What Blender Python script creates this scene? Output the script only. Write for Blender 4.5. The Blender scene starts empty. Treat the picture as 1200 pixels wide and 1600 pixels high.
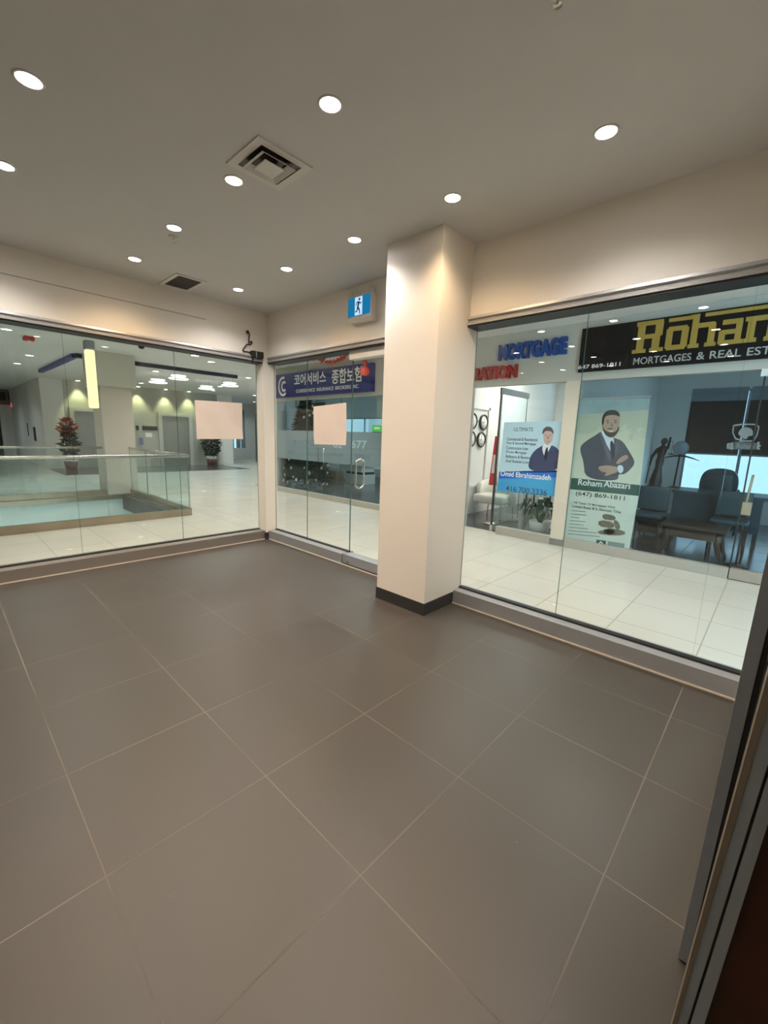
import bpy, math, random
from mathutils import Vector, Matrix

random.seed(7)
SC = bpy.context.scene
COL = SC.collection
PI = math.pi

# ------------------------------------------------------------------ camera, world, exposure
FPX, ROLL, PITCH, YAW = 655.0, 0.0333, -0.1772, -0.7497
CAM = Vector((1.4396, -0.2434, 1.4755))
fw = Vector((math.sin(YAW) * math.cos(PITCH), math.cos(YAW) * math.cos(PITCH), math.sin(PITCH)))
r0 = Vector((math.cos(YAW), -math.sin(YAW), 0.0))
u0 = r0.cross(fw)
RT = r0 * math.cos(ROLL) + u0 * math.sin(ROLL)
UP = u0 * math.cos(ROLL) - r0 * math.sin(ROLL)
cd = bpy.data.cameras.new('camera')
cd.sensor_fit = 'VERTICAL'
cd.sensor_height = 32.0
cd.lens = FPX / 1600.0 * 32.0
cd.clip_start = 0.02
cam = bpy.data.objects.new('camera', cd)
COL.objects.link(cam)
m3 = Matrix((RT, UP, -fw)).transposed()
cam.matrix_world = Matrix.Translation(CAM) @ m3.to_4x4()
SC.camera = cam

SC.view_settings.view_transform = 'Standard'
SC.view_settings.look = 'None'
SC.view_settings.gamma = 1.0
SC.view_settings.use_curve_mapping = False
SC.view_settings.exposure = 0.0
SC.cycles.use_denoising = True
SC.cycles.transparent_max_bounces = 40
SC.cycles.max_bounces = 10
SC.cycles.diffuse_bounces = 6
SC.cycles.sample_clamp_indirect = 6.0
SC.cycles.blur_glossy = 0.5

WORLD = bpy.data.worlds.new('world')
SC.world = WORLD
WORLD.use_nodes = True
WORLD.node_tree.nodes['Background'].inputs[0].default_value = (0.46, 0.77, 1.0, 1)
WORLD.node_tree.nodes['Background'].inputs[1].default_value = 6.5

P_ROOM = 49.0      # room downlight power
P_MALL = 115.0      # mall downlight power
WARM = (1.0, 0.69, 0.40)
COOL = (1.0, 0.92, 0.84)
MALLC = (1.0, 0.96, 0.88)


def add_light(name, kind, loc, power, color, **kw):
    l = bpy.data.lights.new(name, kind)
    l.energy = power
    l.color = color
    for k, v in kw.items():
        setattr(l, k, v)
    o = bpy.data.objects.new(name, l)
    o.location = loc
    COL.objects.link(o)
    return o


def on(x, y, axis, val):
    """the point of the plane axis = val that stands at pixel x, y of the 1200 x 1600 photograph"""
    d = fw + RT * ((x - 600) / FPX) - UP * ((y - 800) / FPX)
    i = 'xyz'.index(axis)
    return CAM + d * ((val - CAM[i]) / d[i])


# ------------------------------------------------------------------ materials
MATS = {}


def mat(name, color, rough=0.5, metal=0.0, spec=0.5, emit=None, estr=0.0, noise=0.0, nscale=8.0, alpha=1.0, bump=0.0):
    if name in MATS:
        return MATS[name]
    m = bpy.data.materials.new(name)
    m.use_nodes = True
    nt = m.node_tree
    b = nt.nodes['Principled BSDF']
    c = tuple(color) + (1,)
    b.inputs['Base Color'].default_value = c
    b.inputs['Roughness'].default_value = rough
    b.inputs['Metallic'].default_value = metal
    b.inputs['Specular IOR Level'].default_value = spec
    b.inputs['Alpha'].default_value = alpha
    if emit:
        b.inputs['Emission Color'].default_value = tuple(emit) + (1,)
        b.inputs['Emission Strength'].default_value = estr
    tc = nt.nodes.new('ShaderNodeTexCoord')
    n = nt.nodes.new('ShaderNodeTexNoise')
    n.inputs['Scale'].default_value = nscale
    n.inputs['Detail'].default_value = 4
    nt.links.new(tc.outputs['Object'], n.inputs['Vector'])
    if noise:
        mx = nt.nodes.new('ShaderNodeMix')
        mx.data_type = 'RGBA'
        mx.inputs[6].default_value = tuple(max(0, v * (1 - noise)) for v in color) + (1,)
        mx.inputs[7].default_value = tuple(min(1, v * (1 + noise)) for v in color) + (1,)
        nt.links.new(n.outputs['Fac'], mx.inputs[0])
        nt.links.new(mx.outputs[2], b.inputs['Base Color'])
    if bump:
        bp = nt.nodes.new('ShaderNodeBump')
        bp.inputs['Strength'].default_value = bump
        bp.inputs['Distance'].default_value = 0.01
        nt.links.new(n.outputs['Fac'], bp.inputs['Height'])
        nt.links.new(bp.outputs[0], b.inputs['Normal'])
    MATS[name] = m
    return m


def math_node(nt, op, a, b=None):
    n = nt.nodes.new('ShaderNodeMath')
    n.operation = op
    for i, v in enumerate((a, b)):
        if v is None:
            continue
        if isinstance(v, (int, float)):
            n.inputs[i].default_value = v
        else:
            nt.links.new(v, n.inputs[i])
    return n.outputs[0]


def tile_mat(name, color, grout, size=(0.6, 0.6), off=(0, 0), gw=0.0025, rough=0.4, var=0.06, spec=0.5, mottle=0.1, dirt=True):
    m = bpy.data.materials.new(name)
    m.use_nodes = True
    nt = m.node_tree
    b = nt.nodes['Principled BSDF']
    tc = nt.nodes.new('ShaderNodeTexCoord')
    sx = nt.nodes.new('ShaderNodeSeparateXYZ')
    nt.links.new(tc.outputs['Object'], sx.inputs[0])
    ds, cells = [], []
    for i in (0, 1):
        v = math_node(nt, 'SUBTRACT', sx.outputs[i], off[i])
        v = math_node(nt, 'DIVIDE', v, size[i])
        cells.append(math_node(nt, 'FLOOR', v))
        p = nt.nodes.new('ShaderNodeMath')
        p.operation = 'PINGPONG'
        nt.links.new(v, p.inputs[0])
        p.inputs[1].default_value = 0.5
        ds.append(math_node(nt, 'LESS_THAN', math_node(nt, 'MULTIPLY', p.outputs[0], size[i]), gw))
    g = math_node(nt, 'MAXIMUM', ds[0], ds[1])
    cv = nt.nodes.new('ShaderNodeCombineXYZ')
    nt.links.new(cells[0], cv.inputs[0])
    nt.links.new(cells[1], cv.inputs[1])
    wn = nt.nodes.new('ShaderNodeTexWhiteNoise')
    nt.links.new(cv.outputs[0], wn.inputs['Vector'])
    nz = nt.nodes.new('ShaderNodeTexNoise')
    nz.inputs['Scale'].default_value = 2.2
    nz.inputs['Detail'].default_value = 6
    nt.links.new(tc.outputs['Object'], nz.inputs['Vector'])
    val = math_node(nt, 'ADD', math_node(nt, 'MULTIPLY', wn.outputs['Value'], var), math_node(nt, 'MULTIPLY', nz.outputs['Fac'], mottle))
    val = math_node(nt, 'ADD', val, 1.0 - var * 0.5 - mottle * 0.5)
    vm = nt.nodes.new('ShaderNodeVectorMath')
    vm.operation = 'SCALE'
    vm.inputs[0].default_value = color
    nt.links.new(val, vm.inputs['Scale'])
    # small pale specks of dust
    vo = nt.nodes.new('ShaderNodeTexVoronoi')
    vo.inputs['Scale'].default_value = 9.0
    nt.links.new(tc.outputs['Object'], vo.inputs['Vector'])
    sp = math_node(nt, 'LESS_THAN', vo.outputs['Distance'], 0.028)
    sp = math_node(nt, 'MULTIPLY', sp, 0.35 if dirt else 0.0)
    m1 = nt.nodes.new('ShaderNodeMix')
    m1.data_type = 'RGBA'
    nt.links.new(sp, m1.inputs[0])
    nt.links.new(vm.outputs[0], m1.inputs[6])
    m1.inputs[7].default_value = tuple(grout) + (1,)
    # grout keeps its pale colour only where it is not worn
    n2 = nt.nodes.new('ShaderNodeTexNoise')
    n2.inputs['Scale'].default_value = 1.3
    nt.links.new(tc.outputs['Object'], n2.inputs['Vector'])
    gc = nt.nodes.new('ShaderNodeMix')
    gc.data_type = 'RGBA'
    mr = nt.nodes.new('ShaderNodeMapRange')
    mr.inputs[1].default_value = 0.40
    mr.inputs[2].default_value = 0.60
    nt.links.new(n2.outputs['Fac'], mr.inputs[0])
    nt.links.new(mr.outputs[0], gc.inputs[0])
    gc.inputs[6].default_value = tuple(0.45 * a + 0.55 * c for a, c in zip(grout, color)) + (1,) if dirt else tuple(grout) + (1,)
    gc.inputs[7].default_value = tuple(grout) + (1,)
    m2 = nt.nodes.new('ShaderNodeMix')
    m2.data_type = 'RGBA'
    nt.links.new(g, m2.inputs[0])
    nt.links.new(m1.outputs[2], m2.inputs[6])
    nt.links.new(gc.outputs[2], m2.inputs[7])
    nt.links.new(m2.outputs[2], b.inputs['Base Color'])
    rr = math_node(nt, 'ADD', math_node(nt, 'MULTIPLY', nz.outputs['Fac'], 0.12), rough - 0.06)
    rr = math_node(nt, 'MAXIMUM', rr, math_node(nt, 'MULTIPLY', g, 0.85))
    nt.links.new(rr, b.inputs['Roughness'])
    b.inputs['Specular IOR Level'].default_value = spec
    MATS[name] = m
    return m


def glass_mat(name, tint, f0=0.026, frost=0.0, frost_col=(0.8, 0.85, 0.85), cap=1.0):
    m = bpy.data.materials.new(name)
    m.use_nodes = True
    nt = m.node_tree
    nt.nodes.remove(nt.nodes['Principled BSDF'])
    out = nt.nodes['Material Output']
    tr = nt.nodes.new('ShaderNodeBsdfTransparent')
    tr.inputs[0].default_value = tuple(tint) + (1,)
    gl = nt.nodes.new('ShaderNodeBsdfGlossy')
    gl.inputs['Roughness'].default_value = 0.0
    gl.inputs['Color'].default_value = (1, 1, 1, 1)
    lw = nt.nodes.new('ShaderNodeLayerWeight')
    lw.inputs[0].default_value = 0.5
    p5 = math_node(nt, 'POWER', lw.outputs['Facing'], 5.0)
    f = math_node(nt, 'ADD', math_node(nt, 'MULTIPLY', p5, 1 - f0), f0)
    f = math_node(nt, 'MINIMUM', f, cap)
    base = tr.outputs[0]
    if frost:
        df = nt.nodes.new('ShaderNodeBsdfTranslucent')
        df.inputs[0].default_value = tuple(frost_col) + (1,)
        d2 = nt.nodes.new('ShaderNodeBsdfDiffuse')
        d2.inputs[0].default_value = tuple(frost_col) + (1,)
        a = nt.nodes.new('ShaderNodeMixShader')
        a.inputs[0].default_value = 0.5
        nt.links.new(df.outputs[0], a.inputs[1])
        nt.links.new(d2.outputs[0], a.inputs[2])
        mx0 = nt.nodes.new('ShaderNodeMixShader')
        mx0.inputs[0].default_value = frost
        nt.links.new(tr.outputs[0], mx0.inputs[1])
        nt.links.new(a.outputs[0], mx0.inputs[2])
        base = mx0.outputs[0]
    mx = nt.nodes.new('ShaderNodeMixShader')
    nt.links.new(f, mx.inputs[0])
    nt.links.new(base, mx.inputs[1])
    nt.links.new(gl.outputs[0], mx.inputs[2])
    nt.links.new(mx.outputs[0], out.inputs[0])
    MATS[name] = m
    return m


def emit_mat(name, color, strength):
    m = bpy.data.materials.new(name)
    m.use_nodes = True
    nt = m.node_tree
    nt.nodes.remove(nt.nodes['Principled BSDF'])
    e = nt.nodes.new('ShaderNodeEmission')
    e.inputs[0].default_value = tuple(color) + (1,)
    e.inputs[1].default_value = strength
    nt.links.new(e.outputs[0], nt.nodes['Material Output'].inputs[0])
    MATS[name] = m
    return m


room_tile = tile_mat('brown_porcelain_tile', (0.063, 0.055, 0.047), (0.20, 0.17, 0.14), rough=0.40, gw=0.0024, spec=0.5)
mall_tile = tile_mat('pale_mall_tile', (0.58, 0.56, 0.49), (0.30, 0.27, 0.22), rough=0.25, gw=0.0045, var=0.03, mottle=0.08, dirt=False)
dark_tile = tile_mat('dark_shop_tile', (0.06, 0.06, 0.065), (0.03, 0.03, 0.03), rough=0.18, gw=0.003, dirt=False)
paint = mat('warm_white_paint', (0.84, 0.80, 0.735), 0.6, noise=0.015, nscale=3, bump=0.02)
ceil_paint = mat('ceiling_paint', (0.68, 0.685, 0.69), 0.75, noise=0.015, nscale=2)
mall_paint = mat('mall_white_paint', (0.72, 0.72, 0.69), 0.6, noise=0.02, nscale=2)
alu = mat('brushed_aluminium', (0.42, 0.42, 0.42), 0.42, 0.45, noise=0.06, nscale=30)
alu_dark = mat('dull_grey_aluminium', (0.30, 0.33, 0.36), 0.45, 0.2, noise=0.08, nscale=20)
steel = mat('polished_steel', (0.72, 0.70, 0.66), 0.22, 1.0, noise=0.03, nscale=10)
steel_fascia = mat('stained_steel_fascia', (0.40, 0.34, 0.26), 0.3, 0.8, noise=0.25, nscale=3)
black = mat('black_rubber', (0.012, 0.012, 0.012), 0.5, noise=0.1)
charcoal = mat('charcoal_base_tile', (0.035, 0.033, 0.034), 0.45, noise=0.1, nscale=20)
caulk = mat('pale_caulk', (0.62, 0.55, 0.47), 0.6, noise=0.1, nscale=30)
white_plastic = mat('white_plastic', (0.75, 0.73, 0.70), 0.4, noise=0.02)
paper = mat('kraft_white_paper', (0.80, 0.70, 0.65), 0.8, noise=0.03, nscale=6, bump=0.4)
wood_dark = mat('dark_wood', (0.055, 0.018, 0.008), 0.35, noise=0.5, nscale=6)
wood_brown = mat('brown_wood', (0.06, 0.032, 0.02), 0.35, noise=0.4, nscale=6)
wood_pale = mat('pale_wood', (0.62, 0.45, 0.28), 0.5, noise=0.2, nscale=9)
marble = mat('grey_marble', (0.42, 0.41, 0.37), 0.3, noise=0.12, nscale=1.2)
door_grey = mat('grey_elevator_steel', (0.30, 0.30, 0.29), 0.35, 0.5, noise=0.1, nscale=4)
slab_dark = mat('stained_dark_slab', (0.09, 0.085, 0.08), 0.5, noise=0.4, nscale=3)
pillar_paint = mat('taupe_pillar_paint', (0.50, 0.45, 0.38), 0.6, noise=0.03)
leaf_dark = mat('dark_green_leaf', (0.008, 0.024, 0.011), 0.6, noise=0.5, nscale=20)
leaf_mid = mat('green_leaf', (0.03, 0.075, 0.03), 0.4, noise=0.4, nscale=12)
red_leaf = mat('red_petal', (0.35, 0.05, 0.03), 0.6, noise=0.4, nscale=12)
red_paper = mat('red_paper', (0.65, 0.05, 0.03), 0.6, noise=0.2, nscale=12)
cream = mat('cream_leather', (0.72, 0.70, 0.62), 0.4, noise=0.04)
navy = mat('navy_board', (0.015, 0.02, 0.17), 0.25, noise=0.05)
sign_black = mat('black_board', (0.008, 0.006, 0.006), 0.6, 0.0, 0.15, noise=0.1)
letter_white = mat('white_letters', (0.82, 0.82, 0.80), 0.5, noise=0.02)
letter_grey = mat('pale_grey_letters', (0.42, 0.42, 0.40), 0.5, noise=0.02)
gold = mat('gold_letters', (0.40, 0.27, 0.05), 0.4, 0.15, noise=0.1)
blue_letter = mat('blue_letters', (0.003, 0.055, 0.27), 0.4, noise=0.05)
red_letter = mat('red_letters', (0.36, 0.015, 0.015), 0.4, noise=0.05)
dark_ink = mat('dark_ink', (0.03, 0.04, 0.05), 0.6, noise=0.02)
glass_room = glass_mat('clear_shop_glass', (0.978, 0.99, 0.984))
glass_rail = glass_mat('green_railing_glass', (0.925, 0.968, 0.962))
glass_front = glass_mat('teal_tinted_glass', (0.90, 0.965, 0.975))
glass_edge = mat('green_glass_edge', (0.10, 0.17, 0.15), 0.2, noise=0.05)
glass_frost = glass_mat('frosted_film', (0.78, 0.84, 0.85), frost=0.72, frost_col=(0.42, 0.50, 0.52))
lens_warm = emit_mat('warm_lens', (1.0, 0.80, 0.56), 50.0)
lens_cool = emit_mat('cool_lens', (1.0, 0.95, 0.93), 55.0)
for k in (lens_warm, lens_cool):
    k.cycles.emission_sampling = 'NONE'


# ------------------------------------------------------------------ mesh helpers
ORG = {}


class MB:
    def __init__(s):
        s.v, s.f, s.m, s.sm = [], [], [], []

    def add(s, vs, fs, mi=0, smooth=False):
        n = len(s.v)
        s.v += [Vector(v) for v in vs]
        for f in fs:
            s.f.append([n + i for i in f])
            s.m.append(mi)
            s.sm.append(smooth)
        return s

    def box(s, a, b, mi=0):
        x0, y0, z0 = a
        x1, y1, z1 = b
        vs = [(x0, y0, z0), (x1, y0, z0), (x1, y1, z0), (x0, y1, z0), (x0, y0, z1), (x1, y0, z1), (x1, y1, z1), (x0, y1, z1)]
        return s.add(vs, [(3, 2, 1, 0), (4, 5, 6, 7), (0, 1, 5, 4), (1, 2, 6, 5), (2, 3, 7, 6), (3, 0, 4, 7)], mi)

    def hexa(s, vs, mi=0):
        return s.add(vs, [(3, 2, 1, 0), (4, 5, 6, 7), (0, 1, 5, 4), (1, 2, 6, 5), (2, 3, 7, 6), (3, 0, 4, 7)], mi)

    def rbox(s, a, b, r=0.02, seg=3, mi=0):
        """box with rounded vertical and horizontal edges (superellipse rings)"""
        c = [(a[i] + b[i]) / 2 for i in range(3)]
        h = [(b[i] - a[i]) / 2 for i in range(3)]
        r = min(r, *h)
        ring = []
        for cx, cy, a0 in ((1, 1, 0), (-1, 1, 90), (-1, -1, 180), (1, -1, 270)):
            for k in range(seg + 1):
                t = math.radians(a0 + 90 * k / seg)
                ring.append((cx, cy, math.cos(t), math.sin(t)))
        lev = []
        for k in range(seg + 1):
            t = math.radians(-90 + 90 * k / seg)
            lev.append((-1, math.cos(t), math.sin(t)))
        for k in range(seg + 1):
            t = math.radians(90 * k / seg)
            lev.append((1, math.cos(t), math.sin(t)))
        vs = []
        for sz, cr, sr in lev:
            for cx, cy, ct, st in ring:
                vs.append((c[0] + cx * (h[0] - r) + ct * r * cr, c[1] + cy * (h[1] - r) + st * r * cr, c[2] + sz * (h[2] - r) + sr * r))
        n = len(ring)
        fs = [(i * n + j, i * n + (j + 1) % n, (i + 1) * n + (j + 1) % n, (i + 1) * n + j) for i in range(len(lev) - 1) for j in range(n)]
        fs.append(tuple(reversed(range(n))))
        fs.append(tuple((len(lev) - 1) * n + j for j in range(n)))
        return s.add(vs, fs, mi, True)

    def lathe(s, prof, loc=(0, 0, 0), seg=24, mi=0, smooth=True, axis='z'):
        vs, fs = [], []
        for r, z in prof:
            for k in range(seg):
                t = 2 * PI * k / seg
                p = (r * math.cos(t), r * math.sin(t), z)
                if axis == 'y':
                    p = (p[0], p[2], p[1])
                if axis == 'x':
                    p = (p[2], p[0], p[1])
                vs.append((loc[0] + p[0], loc[1] + p[1], loc[2] + p[2]))
        for i in range(len(prof) - 1):
            for k in range(seg):
                fs.append((i * seg + k, i * seg + (k + 1) % seg, (i + 1) * seg + (k + 1) % seg, (i + 1) * seg + k))
        if prof[0][0] > 1e-6:
            fs.append(tuple(reversed(range(seg))))
        if prof[-1][0] > 1e-6:
            fs.append(tuple((len(prof) - 1) * seg + k for k in range(seg)))
        return s.add(vs, fs, mi, smooth)

    def tube(s, pts, r, seg=10, mi=0, closed=False, taper=None):
        pts = [Vector(p) for p in pts]
        n = len(pts)
        vs, fs = [], []
        ref = Vector((0.123, 0.3, 0.9))
        for i, p in enumerate(pts):
            a = pts[(i - 1) % n] if (closed or i > 0) else p
            b = pts[(i + 1) % n] if (closed or i < n - 1) else p
            t = (b - a).normalized()
            u = t.cross(ref).normalized()
            w = t.cross(u)
            rr = r if taper is None else taper[i]
            for k in range(seg):
                q = 2 * PI * k / seg
                vs.append(p + (u * math.cos(q) + w * math.sin(q)) * rr)
        m = n if closed else n - 1
        for i in range(m):
            j = (i + 1) % n
            for k in range(seg):
                fs.append((i * seg + k, i * seg + (k + 1) % seg, j * seg + (k + 1) % seg, j * seg + k))
        if not closed:
            fs.append(tuple(reversed(range(seg))))
            fs.append(tuple((n - 1) * seg + k for k in range(seg)))
        return s.add(vs, fs, mi, True)

    def ball(s, c, r, seg=14, mi=0):
        rx, ry, rz = r if isinstance(r, (tuple, list)) else (r, r, r)
        rings = max(6, seg // 2)
        vs, fs = [], []
        for i in range(rings + 1):
            a = -PI / 2 + PI * i / rings
            for k in range(seg):
                t = 2 * PI * k / seg
                vs.append((c[0] + rx * math.cos(a) * math.cos(t), c[1] + ry * math.cos(a) * math.sin(t), c[2] + rz * math.sin(a)))
        for i in range(rings):
            for k in range(seg):
                fs.append((i * seg + k, i * seg + (k + 1) % seg, (i + 1) * seg + (k + 1) % seg, (i + 1) * seg + k))
        return s.add(vs, fs, mi, True)

    def prism(s, pts, y0, y1, mi=0, plane='xz'):
        """polygon in x,z (or y,z / x,y) pulled between two values of the remaining axis"""
        n = len(pts)

        def P(a, b, d):
            return {'xz': (a, d, b), 'yz': (d, a, b), 'xy': (a, b, d)}[plane]
        vs = [P(a, b, y0) for a, b in pts] + [P(a, b, y1) for a, b in pts]
        fs = [tuple(range(n)), tuple(reversed(range(n, 2 * n)))]
        fs += [(i, i + n, (i + 1) % n + n, (i + 1) % n) for i in range(n)]
        return s.add(vs, fs, mi)

    def build(s, name, mats, parent=None, at=None):
        me = bpy.data.meshes.new(name)
        org = Vector(at) if at is not None else (ORG.get(parent.name, Vector((0, 0, 0))) if parent else Vector((0, 0, 0)))
        me.from_pydata([v - org for v in s.v], [], s.f)
        if not isinstance(mats, (list, tuple)):
            mats = [mats]
        for m in mats:
            me.materials.append(m)
        for p, mi, sm in zip(me.polygons, s.m, s.sm):
            p.material_index = mi
            p.use_smooth = sm
        me.validate()
        o = bpy.data.objects.new(name, me)
        COL.objects.link(o)
        if parent:
            o.parent = parent
        else:
            o.location = org
        ORG[o.name] = org
        return o


def empty(name, loc=(0, 0, 0)):
    o = bpy.data.objects.new(name, None)
    o.location = loc
    o.empty_display_size = 0.05
    COL.objects.link(o)
    ORG[o.name] = Vector(loc)
    return o


def tag(o, label, cat, group=None):
    o['label'] = label
    o['category'] = cat
    if group:
        o['group'] = group
    return o


def struct(o, label=None):
    o['kind'] = 'structure'
    if label:
        o['label'] = label
        o['category'] = {'wall': 'wall', 'floor': 'floor', 'ceiling': 'ceiling', 'window': 'window', 'door': 'door', 'trim': 'trim', 'baseboard': 'baseboard', 'column': 'column', 'pillar': 'pillar'}.get(o.name.split('_')[0].split('.')[0], 'structure')
    return o


def copy_tree(o, parent=None):
    c = o.copy()
    COL.objects.link(c)
    c.parent = parent
    if parent is None:
        ORG[c.name] = ORG[o.name].copy()
    for ch in list(o.children):
        copy_tree(ch, c)
    return c


def text(name, body, x0, x1, z0, z1, y, m, parent, depth=0.003, bold=0.0, shear=0.0, facing='y'):
    """lettering fitted into a rectangle of a wall that faces -y"""
    c = bpy.data.curves.new(name, 'FONT')
    c.body = body
    c.size = 1.0
    c.offset = bold
    c.shear = shear
    c.resolution_u = 4
    c.extrude = 0.05
    t = bpy.data.objects.new(name, c)
    COL.objects.link(t)
    dg = bpy.context.evaluated_depsgraph_get()
    me = bpy.data.meshes.new_from_object(t.evaluated_get(dg))
    bpy.data.objects.remove(t)
    me.name = name
    co = [v.co.copy() for v in me.vertices]
    ax, bx = min(v.x for v in co), max(v.x for v in co)
    ay, by = min(v.y for v in co), max(v.y for v in co)
    org = ORG.get(parent.name, Vector((0, 0, 0))) if parent else Vector((0, 0, 0))
    for v, p in zip(me.vertices, co):
        a = x0 + (p.x - ax) / (bx - ax) * (x1 - x0)
        b = z0 + (p.y - ay) / (by - ay) * (z1 - z0)
        d = y - depth * (1 if p.z > 0 else 0)
        w = Vector((a, d, b)) if facing == 'y' else Vector((y + depth * (1 if p.z > 0 else 0), a, b))
        v.co = w - org
    me.materials.clear()
    me.materials.append(m)
    for p in me.polygons:
        p.material_index = 0
    o = bpy.data.objects.new(name, me)
    COL.objects.link(o)
    if parent:
        o.parent = parent
    return o


# ------------------------------------------------------------------ THE ROOM SHELL
H = 3.0            # room ceiling
HM = 3.06          # mall ceiling
HB = 2.374         # glass head
SB = 0.122         # sill height
XL, YB, YR, XR = -3.72, 2.93, 2.8665, 1.438
GX, GB, GR = -3.86, 3.0, 2.99     # glass planes
YS = 5.85          # shop fronts across the corridor

struct(MB().box((-3.90, -4.4, -0.12), (3.0, 3.0, 0.0)).build('floor', room_tile), 'brown square tiled floor of the empty corner unit')
b = MB()
for x0, x1, y0, y1 in ((-3.90, 4.0, 3.0, YS + 0.1), (-6.10, -3.90, -8, YS + 0.1), (-9.40, -6.10, 2.73, YS + 0.1), (-27, -9.40, -8, 14)):
    b.box((x0, y0, -0.12), (x1, y1, -0.002))
struct(b.build('floor_mall', mall_tile), 'pale polished tile floor of the mall outside the glass')
struct(MB().box((-3.92, -4.4, H), (3.0, 3.0, H + 0.05)).build('ceiling', ceil_paint), 'painted flat ceiling with recessed downlights')
struct(MB().box((-27, -8, HM), (4.2, 14, HM + 0.15)).build('ceiling_mall', mall_paint), 'pale ceiling of the mall beyond the glass walls')

struct(MB().box((-3.95, -4.4, 2.44), (XL, 3.05, H)).build('wall_left', paint), 'beige wall band above the left glass wall')
struct(MB().box((XL, YB, 2.44), (-1.1, 3.08, H)).build('wall_back', paint), 'beige wall band above the glass door beside the column')
struct(MB().box((-0.60, YR, 2.44), (1.46, 3.08, H)).build('wall_front', paint), 'beige wall band above the glass wall right of the column')
struct(MB().box((1.462, 1.13, 0), (1.56, 3.05, H)).build('wall_right', paint), 'wall at the right edge beside the metal door frame')
struct(MB().box((-3.92, -4.5, 0), (3.0, -4.4, H)).build('wall_near', paint))
struct(MB().box((3.0, -4.5, 0), (3.1, 1.3, H)).build('wall_hall', paint))
struct(MB().box((1.56, 1.13, 0), (3.1, 1.25, H)).build('wall_end', paint))
# thin dark joint line across the left wall band
p0, p1 = on(0, 426, 'x', XL), on(322, 500, 'x', XL)
struct(MB().box((XL - 0.001, -4.4, 2.763), (XL + 0.004, p1.y, 2.769)).build('trim_1', mat('dark_joint_line', (0.35, 0.31, 0.27), 0.7, noise=0.1)), 'thin dark joint line running along the left wall band')

# column
col = struct(MB().box((-1.12, 2.444, 0), (-0.569, 3.0, H)).build('column', paint), 'square beige column standing in front of the glass')
MB().box((-1.127, 2.437, 0), (-0.562, 2.87, 0.105)).build('base_tile', charcoal, col)
# corner post
post = struct(MB().box((-3.87, 2.835, 0), (-3.675, 3.02, 2.46)).build('column_corner', paint), 'slim beige post where the two glass walls meet')
MB().box((-3.875, 2.828, 0), (-3.668, 3.025, 0.10)).build('base_tile', charcoal, post)


def head(root, a, b, plane, out):
    """aluminium head channel with a stepped lip; plane 'x' runs along y, plane 'y' runs along x"""
    prof = [(-0.15, 2.46), (0.0, 2.46), (0.035 * out, 2.452), (0.04 * out, 2.43), (0.022 * out, 2.424), (0.022 * out, 2.408), (0.045 * out, 2.402), (0.045 * out, HB + 0.012), (-0.15, HB + 0.012)]
    m = MB()
    if plane == 'x':
        m.prism([(XL + abs(p) if i not in (0, 8) else XL - 0.15, z) for i, (p, z) in enumerate(prof)], a, b)
    else:
        y = plane
        m.prism([(y - abs(p) if i not in (0, 8) else y + 0.1, z) for i, (p, z) in enumerate(prof)], a, b, plane='yz')
    return m.build('head_channel', alu, root)


def pane(root, x0, y0, z0, x1, y1, z1, m=None):
    """one sheet of glass: clear faces, dark green edges"""
    o = MB()
    lo, hi = (min(x0, x1), min(y0, y1), z0), (max(x0, x1), max(y0, y1), z1)
    o.box(lo, hi)
    thin_x = (hi[0] - lo[0]) < (hi[1] - lo[1])
    for i in range(6):
        face_x = i in (3, 5)
        face_y = i in (2, 4)
        o.m[i] = 0 if (face_x and thin_x) or (face_y and not thin_x) else 1
    return o.build('glass_pane', [m or glass_room, glass_edge], root)


# --- left glass wall
w1 = struct(empty('window_1', (GX, 0, 0)), 'long frameless glass wall on the left facing the atrium')
s1 = on(101, 555, 'x', GX).y * 0.5 + on(128.6, 871, 'x', GX).y * 0.5
s2 = on(272, 545, 'x', GX).y * 0.5 + on(286, 848, 'x', GX).y * 0.5
ys = [-4.4, s1 - 1.9, s1 - 0.98, s1, s2, 2.835]
for a, b in zip(ys[:-1], ys[1:]):
    pane(w1, GX - 0.005, a + 0.0012, SB, GX + 0.005, b - 0.0012, HB + 0.01)
MB().box((-3.95, -4.4, 0), (-3.70, 2.835, SB)).build('sill_channel', mat('grey_brown_sill', (0.22, 0.20, 0.18), 0.45, 0.2, noise=0.06), w1)
# the head channel of the left wall follows the wall face
m = MB()
pr = [(XL - 0.17, 2.46), (XL + 0.004, 2.46), (XL + 0.035, 2.452), (XL + 0.04, 2.432), (XL + 0.022, 2.424), (XL + 0.022, 2.408), (XL + 0.04, 2.40), (XL + 0.04, HB + 0.012), (XL - 0.17, HB + 0.012)]
m.prism(pr, -4.4, 2.86, plane='xz')
m.build('head_channel', alu, w1)
MB().box((GX - 0.02, -4.4, HB - 0.002), (XL + 0.03, 2.84, HB + 0.0125)).build('gasket', black, w1)
MB().box((GX - 0.02, -4.4, SB - 0.001), (GX + 0.03, 2.835, SB + 0.012)).build('gasket', black, w1)


def head_y(root, y, x0, x1):
    pr = [(y + 0.16, 2.46), (y - 0.004, 2.46), (y - 0.035, 2.452), (y - 0.04, 2.432), (y - 0.022, 2.424), (y - 0.022, 2.408), (y - 0.04, 2.40), (y - 0.04, HB + 0.012), (y + 0.16, HB + 0.012)]
    MB().prism(pr, x0, x1, plane='yz').build('head_channel', alu, root)
    MB().box((x0, y - 0.03, HB - 0.002), (x1, y + 0.14, HB + 0.0125)).build('gasket', black, root)


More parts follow.
